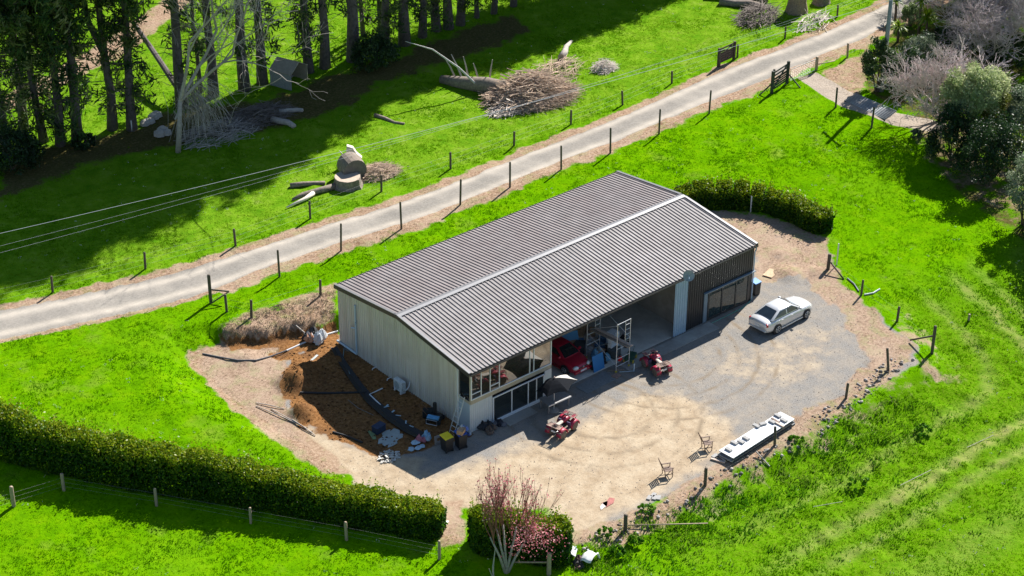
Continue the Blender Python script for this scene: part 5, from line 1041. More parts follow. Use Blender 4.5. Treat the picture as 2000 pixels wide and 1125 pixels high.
# quad bikes
QRED = M('quad_red_plastic', (.36, .02, .055), .45, 0, .15, 6, dirt=((.34, .23, .17), .2)); MUD = M('muddy_rack', (.50, .36, .29), .8, 0, .3, 8); MUDRUB = M('muddy_rubber', (.17, .135, .105), .95, 0, .3, 8); SEATM = M('dusty_seat', (.46, .42, .36), .75, 0, .15, 6); QGREY = M('muddy_guard', (.16, .135, .12), .85, 0, .25, 7); PURP = M('quad_purple_guard', (.09, .07, .14), .6, 0, .2, 6)
def quad(label, loc, hd):
    t = thing('quad_bike', label, 'quad bike', loc, hd, 'quad bikes parked in front of the shed')
    for x in (.62, -.62):
        for s_ in (-1, 1):
            b = MB(); b.lathe([(.15, -.13), (.25, -.13), (.31, -.09), (.31, .09), (.25, .13), (.15, .13)], 18, (x, s_*.43, .31), 'y'); o = b.build('wheel', MUDRUB, t, True)
            b = MB(); b.lathe([(.02, s_*.5), (.15, s_*.53), (.16, s_*.55)], 12, (x, 0, .31), 'y'); b.build('rim', M('dirty_rim', (.24, .21, .17), .6), o)
            # mudguard: arched panel over the wheel
            V = []; F_ = []
            for i, a in enumerate(np.linspace(-.15, PI+.15, 9)):
                for y in (.27, .60): V.append((x+math.cos(a)*.40, s_*y, .36+math.sin(a)*.36-(.05 if y > .5 else 0)))
            for i in range(8): F_.append((2*i, 2*i+1, 2*i+3, 2*i+2))
            g = MB().add(V, F_).build('mudguard', QRED, t, True); sm = g.modifiers.new('t', 'SOLIDIFY'); sm.thickness = .03
            if x < 0: MB().box((x-.34, s_*.45, .38), (.03, .30, .42)).build('mud_flap', QGREY, t)
    MB().box((0, 0, .48), (1.35, .34, .26), taper=(.9, .8)).build('engine_body', DARKP, t, bevel=.04)
    S = []
    for (x, w_, z0, z1) in ((.72, .22, .62, .80), (.45, .26, .6, .93), (.2, .2, .6, .97), (.0, .14, .62, .86), (-.1, .12, .62, .82)): S.append([(x, -w_, z0), (x, w_, z0), (x, w_*.8, z1), (x, -w_*.8, z1)])
    loft(S).build('tank_cover', QRED, t, True, sub=1)
    S = []
    for (x, w_, z0, z1) in ((.02, .12, .70, .86), (-.18, .17, .70, .84), (-.5, .19, .72, .85), (-.68, .15, .74, .86)): S.append([(x, -w_, z0), (x, w_, z0), (x, w_*.85, z1), (x, -w_*.85, z1)])
    loft(S).build('seat', SEATM, t, True, sub=1)
    for s_ in (-1, 1): MB().box((.02, s_*.36, .34), (.55, .22, .05)).build('footwell', QGREY, t, bevel=.01); MB().box((.22, s_*.33, .55), (.06, .24, .36), ry=-.25).build('leg_guard', PURP, t)
    for (x0, x1, w_, z) in ((.52, .98, .46, .90), (-1.02, -.60, .46, .86)):
        b = MB(); b.path([(x0, -w_, z), (x1, -w_*.92, z), (x1, w_*.92, z), (x0, w_, z), (x0, -w_, z)], .02, 6)
        for k in range(1, 5): b.tube((x0+(x1-x0)*k/5, -w_*.95, z), (x0+(x1-x0)*k/5, w_*.95, z), .013, n=4)
        for y in (-.2, .2): b.tube((x0, y, z+.004), (x1, y, z+.004), .013, n=4)
        b.build('front_rack' if x0 > 0 else 'rear_rack', MUD, t)
        for s_ in (-1, 1): MB().box(((x0+x1)/2, s_*.30, z-.045), (abs(x1-x0)*.85, .28, .03)).build('rack_panel', MUD if x0 < 0 else QRED, t)
    b = MB(); b.path([(.42, 0, .9), (.34, 0, 1.06)], .03, 6); b.path([(.22, -.42, 1.1), (.33, -.2, 1.06), (.34, .2, 1.06), (.22, .42, 1.1)], .02, 6); b.box((.36, 0, 1.06), (.14, .18, .06)); b.build('handlebar', DARKP, t)
    for s_ in (-1, 1): MB().lathe([(.06, .0), (.075, -.03), (.05, -.08)], 10, (.86, s_*.2, .74), 'x').build('headlight', LAMPM, t)
    MB().box((-.96, 0, .52), (.04, .3, .1)).build('tail_plate', M('plate_white', (.75, .75, .74)), t); MB().tube((-.3, -.2, .45), (-.9, -.22, .52), .05, .06, 8).build('exhaust', ALLOY, t)
    MB().path([(.95, -.35, .4), (1.06, -.2, .62), (1.06, .2, .62), (.95, .35, .4)], .025, 6).build('bull_bar', DARKP, t); return t
a, c = Vector(at_z(1098, 857)), Vector(at_z(1122, 838)); hd = math.atan2(c.y-a.y, c.x-a.x); mid = (a+c)/2; q = mid+Vector((-math.sin(hd), math.cos(hd), 0))*.45; q.z = .0
quad('muddy pink-red quad bike half in the sun by the living end of the shed', q, hd)
a, c = Vector(at_z(1281, 734)), Vector(at_z(1302, 727)); axl = c-a; hd = math.atan2(axl.y, axl.x)+PI/2; q = (a+c)/2+Vector((math.cos(hd), math.sin(hd), 0))*.62; q.z = 0
quad('muddy dark-red quad bike facing the open bay at the edge of the shade', q, hd)

# ------------------------------------------------------------------ yard furniture and clutter
ALU = M('aluminium', (.60, .61, .62), .35, .4, .06, 4); BLUEB = M('blue_board', (.025, .17, .42), .5, 0, .06, 2); BRICK = M('grey_brick', (.34, .335, .325), .9, 0, .2, 8); TIMB = M('new_timber', (.55, .43, .35), .7, 0, .15, 7)
def solo(b, name, mat, label, cat, loc, rz=0, group=None, **kw):
    o = b.build(name, mat, None, loc=loc, rotz=rz, **kw); return tag(o, label, cat, group)
# wooden chairs
CHW = M('chair_wood', (.155, .095, .07), .65, 0, .25, 9)
def chair(label, p, rz):
    t = thing('wooden_chair', label, 'chair', p, rz, 'slatted wooden chairs on the sandy yard')
    for k in range(6): MB().box((-.2+.085*k, 0, .44), (.07, .48, .025)).build('seat_slat', CHW, t)
    for k in range(6): MB().box((-.27-.035*k, 0, .56+.085*k), (.025, .46, .06), ry=-.3).build('back_slat', CHW, t)
    for s_ in (-1, 1):
        MB().path([(.24, s_*.26, 0), (.24, s_*.26, .64)], .028, 5).build('leg', CHW, t); MB().path([(-.2, s_*.26, 0), (-.25, s_*.26, .45), (-.5, s_*.25, 1.1)], .028, 5).build('leg', CHW, t)
        MB().box((-.02, s_*.27, .66), (.62, .07, .035)).build('armrest', CHW, t); MB().box((.02, s_*.25, .22), (.48, .03, .04)).build('stretcher', CHW, t)
    MB().box((.2, 0, .25), (.03, .5, .04)).build('stretcher', CHW, t)
chair('slatted wooden armchair nearer the white sheet with bricks on it', G(1380, 876), rad(-25)); chair('slatted wooden armchair farther from the white sheet, nearer the blossom tree', G(1303, 928), rad(-25))
# stack of long sheets weighted with bricks
c0, c1, c2 = Vector(at_z(1404, 880, .45)), Vector(at_z(1425, 895, .45)), Vector(at_z(1518, 808, .45)); base = (c0+c1)/2; dv = (c2-c0); ang = math.atan2(dv.y, dv.x); ln = dv.length+.3; wd_ = 1.12
def SL(a_, b_, z): q = Vector((c0.x, c0.y, 0))+Vector((math.cos(ang), math.sin(ang), 0))*a_+Vector((math.sin(ang), -math.cos(ang), 0))*b_; return Vector((q.x, q.y, z))
PANW = M('white_sheet', (.62, .64, .66), .45, 0, .03, 1.2, dirt=((.60, .60, .58), .15)); DSH = M('dark_sheet', (.10, .11, .12), .6, 0, .2, 3)
cen = SL(ln/2, wd_/2, 0); t = thing('sheet_stack', 'low stack of long building sheets with a white top sheet at the yard edge', 'sheet stack', cen, ang)
for k, (dz, dx, dy, mt, th) in enumerate(((.06, .1, -.03, DSH, .10), (.19, -.1, .05, BRICK, .08), (.28, .05, -.06, DSH, .08), (.36, -.06, .04, DSH, .05))): MB().box((dx, dy, dz), (ln*(1-.015*k), wd_*.97, th)).build('sheet', mt, t)
MB().box((0, 0, .44), (ln, wd_, .05)).build('white_sheet', PANW, t)
for x in (-ln*.35, ln*.05, ln*.4): MB().box((x, 0, -.02), (.12, wd_+.1, .10)).build('bearer', TIMB, t)
def brick(p, rz, label, d=(.44, .24, .11)): solo(MB().box((0, 0, d[2]/2), d), 'grey_brick', BRICK, label, 'brick', p, rz, 'grey bricks holding down the white sheet', bevel=.008)
for (u, v, r_, lb) in ((1423, 879, 1.0, 'grey brick nearest the chair end of the white sheet'), (1434, 866, 1.0, 'second grey brick from the chair end of the white sheet'), (1447, 864, 1.0, 'grey brick third from the chair end, lowest of the middle three'), (1457, 857, 1.0, 'grey brick at the right of the middle three on the sheet'),
    (1477, 833, 1.0, 'grey brick overhanging the back edge of the white sheet'), (1490, 829, .2, 'grey brick turned lengthwise beside the overhanging one'), (1508, 825, 1.0, 'grey brick just before the timber on the white sheet'), (1519, 813, 1.0, 'grey brick beyond the timber at the back corner'), (1531, 822, 1.0, 'grey brick beyond the timber at the front corner')):
    q = Vector(at_z(u, v, .47)); brick(Vector((q.x, q.y, .467)), ang-PI/2+(.0 if r_ == 1.0 else 1.2)+.05*math.sin(u), lb)
for (u0, v0, u1, v1, z, lb) in ((1508, 822, 1531, 834, .50, 'timber batten lying across the far end of the white sheet'), (1507, 817, 1522, 826, .50, 'shorter dark batten beside the timber on the white sheet'), (1403, 888, 1416, 901, .05, 'short timber leaning at the chair end of the sheet stack'), (1388, 896, 1416, 904, .05, 'longer timber on the ground at the chair end of the sheet stack')):
    a, c = Vector(at_z(u0, v0, z)), Vector(at_z(u1, v1, z)); dd = c-a; solo(MB().box((0, 0, 0), (dd.length, .12, .08)), 'timber_batten', TIMB if 'dark' not in lb else CHW, lb, 'timber', (a+c)/2+Vector((0, 0, .02)), math.atan2(dd.y, dd.x))
brick(G(1396, 892), .1, 'grey brick on the ground at the chair end of the sheet stack')
for i, (u, v) in enumerate(((1276, 968), (1268, 973), (1278, 973), (1286, 973))):
    brick(G(u, v)+Vector((0, 0, .0 if i else .0)), .35+.1*i, ('grey paver at the top of the small group by the stones', 'grey paver at the left of the small group by the stones', 'middle grey paver of the small group by the stones', 'grey paver at the right of the small group by the stones')[i], (.42, .24, .08))
# parasol and table
tp_ = G(1083, 795); tb_ = thing('outdoor_table', 'grey outdoor table under the dark parasol', 'table', tp_, rad(-2)); TBM = M('table_grey', (.22, .21, .205), .7, 0, .15, 6)
for k in range(6): MB().box((0, -.42+.168*k, .72), (1.75, .155, .035)).build('table_slat', TBM, tb_)
for sx in (-.8, .8):
    for sy in (-.4, .4): MB().box((sx, sy, .35), (.07, .07, .70)).build('leg', TBM, tb_)
MB().box((0, -.52, .70), (1.8, .05, .08)).build('apron', ALU, tb_)
top = Vector(at_z(1083, 740, 2.35)); ps = thing('parasol', 'tilted dark parasol with one panel coloured as sunlit beside the sliding door', 'parasol', (top.x, top.y, 0)); UMB = M('parasol_charcoal', (.010, .012, .016), .9, 0, .2, 5, spec=.1); UML = M('parasol_pale', (.46, .44, .40), .85, 0, .1, 4)
tilt = Matrix.Rotation(rad(-16), 3, 'X') @ Matrix.Rotation(rad(-8), 3, 'Y'); nseg = 6; Rr = 1.35; apex = Vector((0, 0, 2.42))
for k in range(nseg):
    a0, a1 = 2*PI*k/nseg+.35, 2*PI*(k+1)/nseg+.35; V = []; F_ = []
    for i in range(5):
        f = i/4
        for j in range(5):
            g = j/4; rim = Vector((math.cos(a0), math.sin(a0), 0)).lerp(Vector((math.cos(a1), math.sin(a1), 0)), g)*Rr*f; sag = -.55*f**1.4-.06*math.sin(PI*g)*f*-1; rim *= (1-.10*math.sin(PI*g)*f); V.append(apex+tilt @ (rim+Vector((0, 0, sag))))
    for i in range(4):
        for j in range(4): F_.append((i*5+j, i*5+j+1, (i+1)*5+j+1, (i+1)*5+j))
    o = MB().add(V, F_).build('canopy_panel', UML if k == 5 else UMB, ps, False)  # sun-facing panel: the sunlight on it is put into a paler colour
    if k == 5: o['label'] = 'canopy panel coloured pale as if sunlit'
    so = o.modifiers.new('t', 'SOLIDIFY'); so.thickness = .012
    MB().tube(apex+Vector((0, 0, -.02)), apex+tilt @ Vector((math.cos(a0)*Rr, math.sin(a0)*Rr, -.57)), .012, n=4).build('rib', DARKP, ps)
MB().path([(0, 0, 0), (0, 0, 1.3), tuple(apex)], .025, 8).build('pole', ALU, ps); MB().lathe([(.03, 0), (.05, .03), (.03, .1)], 8, tuple(apex)).build('finial', M('brass_cap', (.6, .42, .36), .4), ps); MB().lathe([(.32, 0), (.3, .08), (.05, .12)], 14).build('base', CONC, ps)
# scaffold tower
f0 = Vector(at_z(1203, 728)); f1 = Vector(at_z(1225, 717)); bk = Vector((f0.x-.2, f0.y+2.6, 0)); ax = (f1-f0); sc = thing('scaffold_tower', 'light aluminium scaffold tower with planks standing in the bay mouth', 'scaffold', f0); hd_s = math.atan2(ax.y, ax.x); wS = 1.15; lS = 2.5
ux = Vector((math.cos(hd_s), math.sin(hd_s), 0)); uy = Vector((-.12, 1, 0)).normalized()
for (e, nm) in ((0, 'a'), (1, 'b')):
    o_ = uy*lS*e; b = MB()
    for s_ in (0, 1): b.tube(o_+ux*wS*s_+Vector((0, 0, .12)), o_+ux*wS*s_+Vector((0, 0, 3.6)), .026, n=6)
    b.tube(o_+Vector((0, 0, 3.58)), o_+ux*wS+Vector((0, 0, 3.58)), .024, n=6)
    b.tube(o_+ux*wS*.62+Vector((0, 0, 2.1)), o_+ux*wS*.62+Vector((0, 0, 3.58)), .02, n=6)
    for k in range(4): b.tube(o_+ux*wS*.62+Vector((0, 0, 2.2+.36*k)), o_+ux*wS+Vector((0, 0, 2.2+.36*k)), .018, n=6)
    for z in (.45, 1.0, 1.75): b.tube(o_+Vector((0, 0, z)), o_+ux*wS+Vector((0, 0, z)), .02, n=6)
    b.build('end_frame', ALU, sc)
    for s_ in (0, 1): MB().lathe([(.02, -.03), (.08, -.03), (.08, .03), (.02, .03)], 10, tuple(o_+ux*wS*s_+Vector((0, 0, .08))), 'y').build('castor', M('castor_yellow', (.55, .42, .04), .5), sc)
for (a, c) in (((0, 0, .5), (0, 1, 2.0)), ((1, 0, 2.0), (1, 1, .5)), ((0, 0, 3.5), (0, 1, 2.2)), ((1, 1, 3.5), (1, 0, 2.2))):
    MB().tube(ux*wS*a[0]+uy*lS*a[1]+Vector((0, 0, a[2])), ux*wS*c[0]+uy*lS*c[1]+Vector((0, 0, c[2])), .016, n=5).build('brace', ALU, sc)
for k, w0 in enumerate((.62, .86)): 
    b = MB(); a = ux*wS*w0-uy*.35+Vector((0, 0, 1.79)); c = ux*wS*w0+uy*(lS+.3)+Vector((0, 0, 1.79)); mm_ = (a+c)/2; b.box(tuple(mm_), (.22, (c-a).length, .045), math.atan2(uy.y, uy.x)-PI/2); b.build('plank', TIMB if k else WOOD, sc)
# clutter in the bay: boards, boxes, bags, tubs
solo(MB().box((0, 0, .56), (.95, .04, 1.12), rx=rad(-12)), 'blue_board', BLUEB, 'bright blue square board propped upright beside the red hatchback', 'board', G(1168, 722)+Vector((0, 0, 0)), rad(2))
solo(MB().box((0, 0, .6), (1.7, .05, 1.2), rx=rad(-30)), 'blue_sheet', M('blue_sheet', (.06, .24, .42), .5, 0, .08, 2), 'blue sheet leaning behind the red hatchback', 'board', Vector((hatch.location.x+1.25, hatch.location.y+.9, .0)), rad(-20))
JUNK = [('cardboard_box', (.40, .26, .15), (.7, .5, .5)), ('plastic_tub', (.10, .22, .38), (.5, .4, .35)), ('dark_crate', (.06, .07, .07), (.6, .5, .45)), ('paint_bucket', (.55, .56, .56), (.3, .3, .36))]
rr = random.Random(17)
def boxthing(name, label, cat, p, d, col, rz, open_=True):
    t = thing(name, label, cat, p, rz); mt = M(name+'_'+str(int(col[0]*100))+str(int(col[2]*100)), col, .75, 0, .15, 5); MB().box((0, 0, d[2]/2), d, taper=(.97, .97)).build('body', mt, t, bevel=.015)
    if open_: MB().box((0, 0, d[2]+.012), (d[0]*1.04, d[1]*1.04, .03)).build('lid', M(name+'_lid_'+str(int(col[2]*100)), tuple(min(1, c*1.15) for c in col), .7), t)
    else: MB().box((0, -d[1]/2-.01, d[2]*.85), (d[0]*.9, .02, .12), rx=.5).build('flap', mt, t)
    return t
xg = xup1+2.25
SPOTS = [(3.05, 1.2, .55, 'cardboard_box', 'tan cardboard box tipped behind the blue board', 'box'), (2.6, 2.6, .8, 'dark_crate', 'dark crate stacked at the back between car and scaffold', 'crate'), (3.4, 3.6, .9, 'cardboard_box', 'large brown carton deep in the bay beyond the car', 'box'), (3.7, 1.9, .0, 'plastic_tub', 'blue plastic tub under the scaffold', 'tub'), (4.2, 1.5, .4, 'dark_crate', 'black crate under the scaffold planks', 'crate'),
    (4.6, 2.5, .2, 'plastic_tub', 'blue tub behind the scaffold', 'tub'), (2.9, 4.6, .3, 'dark_crate', 'dark crate against the partition behind the car', 'crate'), (4.1, 4.2, .6, 'cardboard_box', 'brown carton behind the long pale bench top', 'box'), (4.9, 1.2, .1, 'paint_bucket', 'pale bucket beside the white appliance', 'bucket'), (3.2, 2.1, .1, 'paint_bucket', 'pale bucket between the cartons and the blue board', 'bucket'), (3.9, .75, .3, 'dark_crate', 'dark crate in front of the blue heap', 'crate'), (2.5, 3.3, .3, 'cardboard_box', 'carton pushed against the side of the car bay', 'box'), (3.0, 3.0, 1.1, 'plastic_tub', 'blue tub behind the tan tipped carton', 'tub'), (3.7, 2.9, .5, 'paint_bucket', 'pale bucket in the middle of the bay clutter', 'bucket'), (2.9, 1.9, .2, 'paint_bucket', 'pale bucket just behind the tan tipped carton', 'bucket'), (4.6, 3.6, .8, 'cardboard_box', 'open carton at the back right of the bay clutter', 'box'), (5.3, 2.3, .1, 'plastic_tub', 'blue tub at the right end of the bay clutter', 'tub')]
for (dx, y, rz, nm, lb, ct) in SPOTS:
    j = next(j for j in JUNK if j[0] == nm); k = .8+.5*rr.random(); boxthing(nm, lb, ct, Vector((xg+dx, y, .03)), tuple(c*k for c in j[2]), j[1], rz, rr.random() < .6)
t = thing('white_appliance', 'white appliance standing under the scaffold', 'appliance', Vector((xg+4.55, 1.6, .03)), .15); MB().box((0, 0, .6), (.62, .6, 1.2)).build('body', WHITE, t, bevel=.02); MB().box((0, -.31, .75), (.56, .02, .8)).build('door', PALE, t); MB().box((.2, -.33, .8), (.03, .03, .4)).build('handle', DARKP, t)
rr = random.Random(23)
for k, (dx, y, dz, l, a) in enumerate(((2.75, 3.9, 1.0, 2.2, .9), (2.95, 4.0, 1.1, 2.4, 1.0), (3.3, 4.1, .9, 2.0, .7))):
    tag(MB().box((0, 0, 0), (.16, .04, l), rx=-.35, rz=a).build('leaning_plank', TIMB if k != 1 else WOOD, None, loc=Vector((xg+dx, y, dz))), ('pale plank leaning at the left of the bay clutter', 'grey plank leaning in the middle of the three', 'pale plank leaning at the right of the three')[k], 'plank', 'planks leaning behind the bay clutter')
t = thing('louvre_shelf', 'pale slatted shelf standing under the scaffold planks', 'shelf', Vector((xg+4.1, 1.05, .03)), .2)
for k in range(6): MB().box((0, 0, .35+.16*k), (.75, .35, .035), rx=.25).build('slat', PVC, t)
for s_ in (-1, 1): MB().box((s_*.39, 0, .65), (.03, .3, 1.3)).build('side_frame', PVC, t)
t = thing('long_bench', 'long pale bench top deep in the bay behind the scaffold', 'bench', Vector((xg+3.2, 5.6, .03)), rad(20)); MB().box((0, 0, .85), (2.6, .8, .12)).build('bench_top', M('bench_pale', (.42, .42, .42), .6), t)
for sx in (-1.1, 1.1): MB().box((sx, 0, .4), (.1, .7, .8)).build('leg', DARKP, t)
def heap(name, label, cat, p, r, cols, n, seed, hgt=.5):
    """soft heap: crumpled lobes, each lobe a part"""
    rr = random.Random(seed); t = thing(name, label, cat, p, rr.random()*6)
    for i in range(n):
        a = rr.random()*6.28; q = rr.random()**.6*r; s_ = r*rr.uniform(.35, .6); V = []; nn = 9
        prof = [(.15, 0), (.8, .05), (1, .3), (.75, .7), (.3, .92), (.03, .96)]; b = MB(); b.lathe([(s_*x, s_*z*hgt*2) for x, z in prof], nn); b.v = [(x*(1+rr.gauss(0, .18)), y*(1+rr.gauss(0, .18)), z*(1+rr.gauss(0, .2))) for x, y, z in b.v]
        nm, col = cols[i % len(cols)]; o = b.build(nm, M(nm+'_'+name, col, .7, 0, .15, 6), t); o.location = (math.cos(a)*q, math.sin(a)*q, .0 if i < n*.6 else s_*.4)
    return t
heap('rag_heap', 'crumpled blue and dark heap under the front of the scaffold', 'heap', Vector((xg+3.15, 1.05, .03)), .6, [('blue_cloth', (.12, .30, .45)), ('black_bag', (.015, .016, .018)), ('grey_cloth', (.25, .27, .28))], 9, 3, .8)
heap('black_bag', 'black rubbish sack under the scaffold plank', 'bag', Vector((xg+5.15, 1.0, .03)), .45, [('black_bag', (.012, .012, .014))], 3, 4, 1.2)
t = thing('red_fuel_can', 'small red fuel can on the foot of the scaffold', 'fuel can', Vector((f0.x+.65, f0.y+.35, .5)), .4); MB().box((0, 0, .14), (.32, .22, .28), taper=(.9, .8)).build('body', M('can_red', (.55, .02, .025), .4), t, bevel=.03); MB().tube((.1, 0, .28), (.2, 0, .36), .025).build('spout', DARKP, t)
p = G(1231, 703); t = thing('green_trolley', 'low dark green trolley with yellow wheels beside the scaffold', 'trolley', p, rad(30)); GRN = M('trolley_green', (.03, .09, .055), .5); MB().box((0, 0, .28), (1.0, .55, .16)).build('tray', GRN, t); MB().path([(.5, 0, .3), (.9, 0, .5)], .02).build('handle', GRN, t)
for sx in (-.35, .35):
    for s_ in (-1, 1): MB().lathe([(.02, s_*.27), (.12, s_*.27), (.12, s_*.33), (.02, s_*.33)], 12, (sx, 0, .12), 'y').build('wheel', M('castor_yellow', (.55, .42, .04)), t)
for (u, v, d, rz, lb, mt, ct) in ((1203, 735, (.5, .42, .06), .2, 'brown square tile lying in front of the scaffold', M('tile_brown', (.30, .19, .15), .8), 'tile'), (1202, 724, (1.1, .12, .06), -.55, 'short board lying across the foot of the scaffold', WOOD, 'board'), (1164, 712, (1.4, .8, .02), 0, 'brown mat on the ground in front of the red hatchback', M('mat_brown', (.09, .055, .05), .95), 'mat'), (1164, 748, (2.6, 1.1, .02), .05, 'flat grey sheet lying in front of the red hatchback', M('flat_sheet', (.20, .21, .21), .8), 'sheet'), (1012, 812, (2.3, 1.1, .03), .02, 'concrete doorstep slab outside the sliding door', CONC, 'slab'), (1505, 534, (1.1, .7, .03), .3, 'tan plywood sheet on the bare ground beyond the black wall', M('ply_tan', (.50, .36, .22), .8), 'sheet')):
    solo(MB().box((0, 0, d[2]/2), d), lb.split()[1] if False else {'tile': 'floor_tile', 'board': 'loose_board', 'mat': 'door_mat', 'sheet': 'flat_sheet', 'slab': 'step_slab'}[ct], mt, lb, ct, G(u, v)+Vector((0, 0, .012)), rz)
t = thing('pale_blue_pipe', 'short upright pale blue pipe piece beside the scaffold', 'pipe', G(1238, 725)); MB().tube((0, 0, 0), (.02, 0, .55), .04).build('upright', M('pale_blue_pipe', (.46, .58, .66)), t); MB().path([(0, 0, .03), (-.4, .2, .03), (-.8, .5, .03)], .02).build('tail', M('pale_blue_pipe', (.46, .58, .66)), t)
heap('shoe_heap', 'dark jumble of boots and pots beside the sliding door step', 'heap', G(955, 838), .55, [('dark_boot', (.03, .03, .035)), ('brown_pot', (.12, .08, .06))], 8, 5, .7)
heap('shoe_heap', 'small dark heap of shoes on the sliding door step', 'heap', G(978, 828), .35, [('dark_shoe', (.02, .02, .03)), ('grey_shoe', (.12, .12, .14))], 6, 6, .6)
# hose along the front of the black end
hp = [(1298, 678), (1320, 668), (1345, 653), (1385, 634), (1420, 617), (1450, 602), (1462, 592), (1470, 580)]
P = [G(u, v, .02) for u, v in hp]; solo(MB().path([p-P[0] for p in P], .018, 5), 'garden_hose', M('hose_green', (.03, .38, .28), .5), 'thin green hose running along the front of the black shed end', 'hose', P[0])
t = thing('blue_bin', 'dark wheelie bin with a blue lid at the far black corner', 'bin', G(1474, 574), 0); MB().box((0, 0, .5), (.5, .5, .95), taper=(1.1, 1.1)).build('body', DARKP, t, bevel=.02); MB().box((0, 0, 1.0), (.58, .6, .06), rx=.08).build('lid', M('lid_blue', (.02, .20, .55), .45), t)
# bins by the living end
def bin_(label, p, rz, lidc, body):
    t = thing('wheelie_bin', label, 'bin', p, rz); MB().box((0, 0, .52), (.50, .56, .96), taper=(1.18, 1.18)).build('body', body, t, bevel=.02); MB().box((0, 0, 1.03), (.62, .72, .06), rx=-.06, taper=(.92, .92)).build('lid', lidc, t, bevel=.02); MB().tube((-.28, .36, 1.0), (.28, .36, 1.0), .025).build('handle', body, t)
    for s_ in (-1, 1): MB().lathe([(.02, -.03), (.1, -.03), (.1, .03), (.02, .03)], 12, (s_*.24, .26, .1), 'x').build('wheel', RUB, t)
    return t
bin_('black wheelie bin with a bright yellow lid left of the shed corner', G(873, 879), rad(175), M('lid_yellow', (.88, .66, .01), .4, 0, .05, 4), DARKP); bin_('black wheelie bin with a blue lid under a carton against the shed corner', G(900, 872), rad(170), M('lid_blue2', (.015, .09, .42), .4), DARKP)
q = G(900, 872); boxthing('cardboard_box', 'cardboard carton sitting on the blue-lidded bin', 'box', q+Vector((-.05, -.1, 1.07)), (.55, .38, .28), (.45, .28, .16), .5, False)
heap('white_bag', 'crumpled white sack on top of the blue-lidded bin', 'bag', q+Vector((.22, .1, 1.07)), .3, [('white_sack', (.62, .63, .65)), ('blue_rag', (.08, .16, .5))], 4, 7, 1.1)
heap('blue_rag', 'dark blue rag heap at the foot of the shed corner', 'rag', G(915, 852), .25, [('navy_cloth', (.03, .06, .22)), ('white_scrap', (.5, .55, .6))], 4, 8, .8)
t = thing('ladder', 'aluminium ladder leaning on the sill at the shed corner', 'ladder', (0, 0, 0)); a0, a1 = Vector((-1.0, .95, .0)), Vector((-.95, .55, .0)); a0, a1 = Vector((-.95, .85, 0)), Vector((-.95, .40, 0)); b0, b1 = Vector((-.08, .85, 2.45)), Vector((-.08, .40, 2.45))
for (a, c) in ((a0, b0), (a1, b1)): MB().tube(a, c, .028, n=5).build('rail', ALU, t)
for k in range(8): f = (k+.6)/8; MB().tube(a0.lerp(b0, f), a1.lerp(b1, f), .018, n=5).build('rung', ALU, t)
t = thing('slotted_board', 'pale board with a slot propped against the yellow-lidded bin', 'board', G(858, 866), rad(-5)); BDW = M('slotted_grey', (.33, .30, .29), .8)
for (x, z, w_, h_) in ((0, .08, .62, .16), (0, .50, .62, .16), (-.23, .29, .16, .27), (.23, .29, .16, .27)): MB().box((x, .06*z, z), (w_, .06, h_), rx=-.2).build('board_piece', BDW, t)
heap('rubbish_bags', 'light blue and pink bags of rubbish by the end of the black trench', 'rubbish', G(831, 858), .42, [('blue_bag', (.26, .46, .62)), ('pink_cloth', (.50, .16, .20)), ('pale_bag', (.40, .52, .62))], 8, 9, .9)
heap('plastic_sheet', 'flat crumpled pale blue plastic on the shaded ground', 'plastic', G(815, 875), .48, [('pale_plastic', (.42, .56, .64))], 6, 10, .16)
boxthing('navy_tub', 'dark navy plastic tub on the brown soil', 'tub', G(740, 842), (.75, .5, .42), (.015, .03, .07), .15)
rng = np.random.RandomState(3)
t = thing('tile_pile', 'pile of broken pale tiles at the edge of the shade', 'pile', G(760, 893)); CHIP = M('tile_chip', (.52, .50, .46), .7, 0, .2, 5)
for i in range(70):
    a = rng.rand()*6.28; q = math.sqrt(rng.rand()); p_ = (math.cos(a)*q*.75, math.sin(a)*q*.6, .04+.28*(1-q)*rng.rand()); MB().box(p_, (.14+.16*rng.rand(), .08+.06*rng.rand(), .025), rng.rand()*6, rng.normal()*.4, rng.normal()*.4).build('tile_chip', CHIP, t)
o = MB(); k = 24; V = [(math.cos(2*PI*i/k)*(.95+.22*math.sin(i*2.3)+.12*math.sin(i*5.1)), math.sin(2*PI*i/k)*(.6+.12*math.sin(i*1.7)), .0) for i in range(k)]; o.prism([(v[0], v[1]) for v in V], .03, 'z', 0)
solo(o, 'cement_spill', M('cement_spill', (.36, .40, .38), .7, 0, .12, 4), 'grey dried cement spill on the brown soil', 'cement', G(763, 855), rad(30))
solo(MB().prism([(-.5, -.1), (0, -.2), (.5, 0), (.45, .15), (0, .12), (-.45, .1)], .03, 'z', 0), 'green_cloth', M('cloth_green', (.20, .27, .12), .8), 'narrow pale green cloth on the soil beside the navy tub', 'cloth', G(727, 850), rad(70))
# trench lined in black plastic with torn scraps, pipes
tr = [G(u, v, .03) for u, v in ((652, 680), (672, 715), (700, 755), (725, 785), (760, 815), (800, 842), (832, 858))]
t = thing('trench_liner', 'black plastic lined drain trench running along the gable end', 'trench', tr[0]); BPL = M('black_plastic_sheet', (.008, .009, .012), .55, 0, .2, 4); b = MB()
for i, p in enumerate(tr):
    d = (tr[min(i+1, len(tr)-1)]-tr[max(i-1, 0)]).normalized(); s_ = Vector((-d.y, d.x, 0)); w_ = .22+.16*min(i, 4)/4; b.v += [tuple(p-tr[0]+s_*w_+Vector((0, 0, .06))), tuple(p-tr[0]+Vector((0, 0, -.0))), tuple(p-tr[0]-s_*w_+Vector((0, 0, .07)))]
for i in range(len(tr)-1): b.f += [(3*i, 3*i+1, 3*i+4, 3*i+3), (3*i+1, 3*i+2, 3*i+5, 3*i+4)]
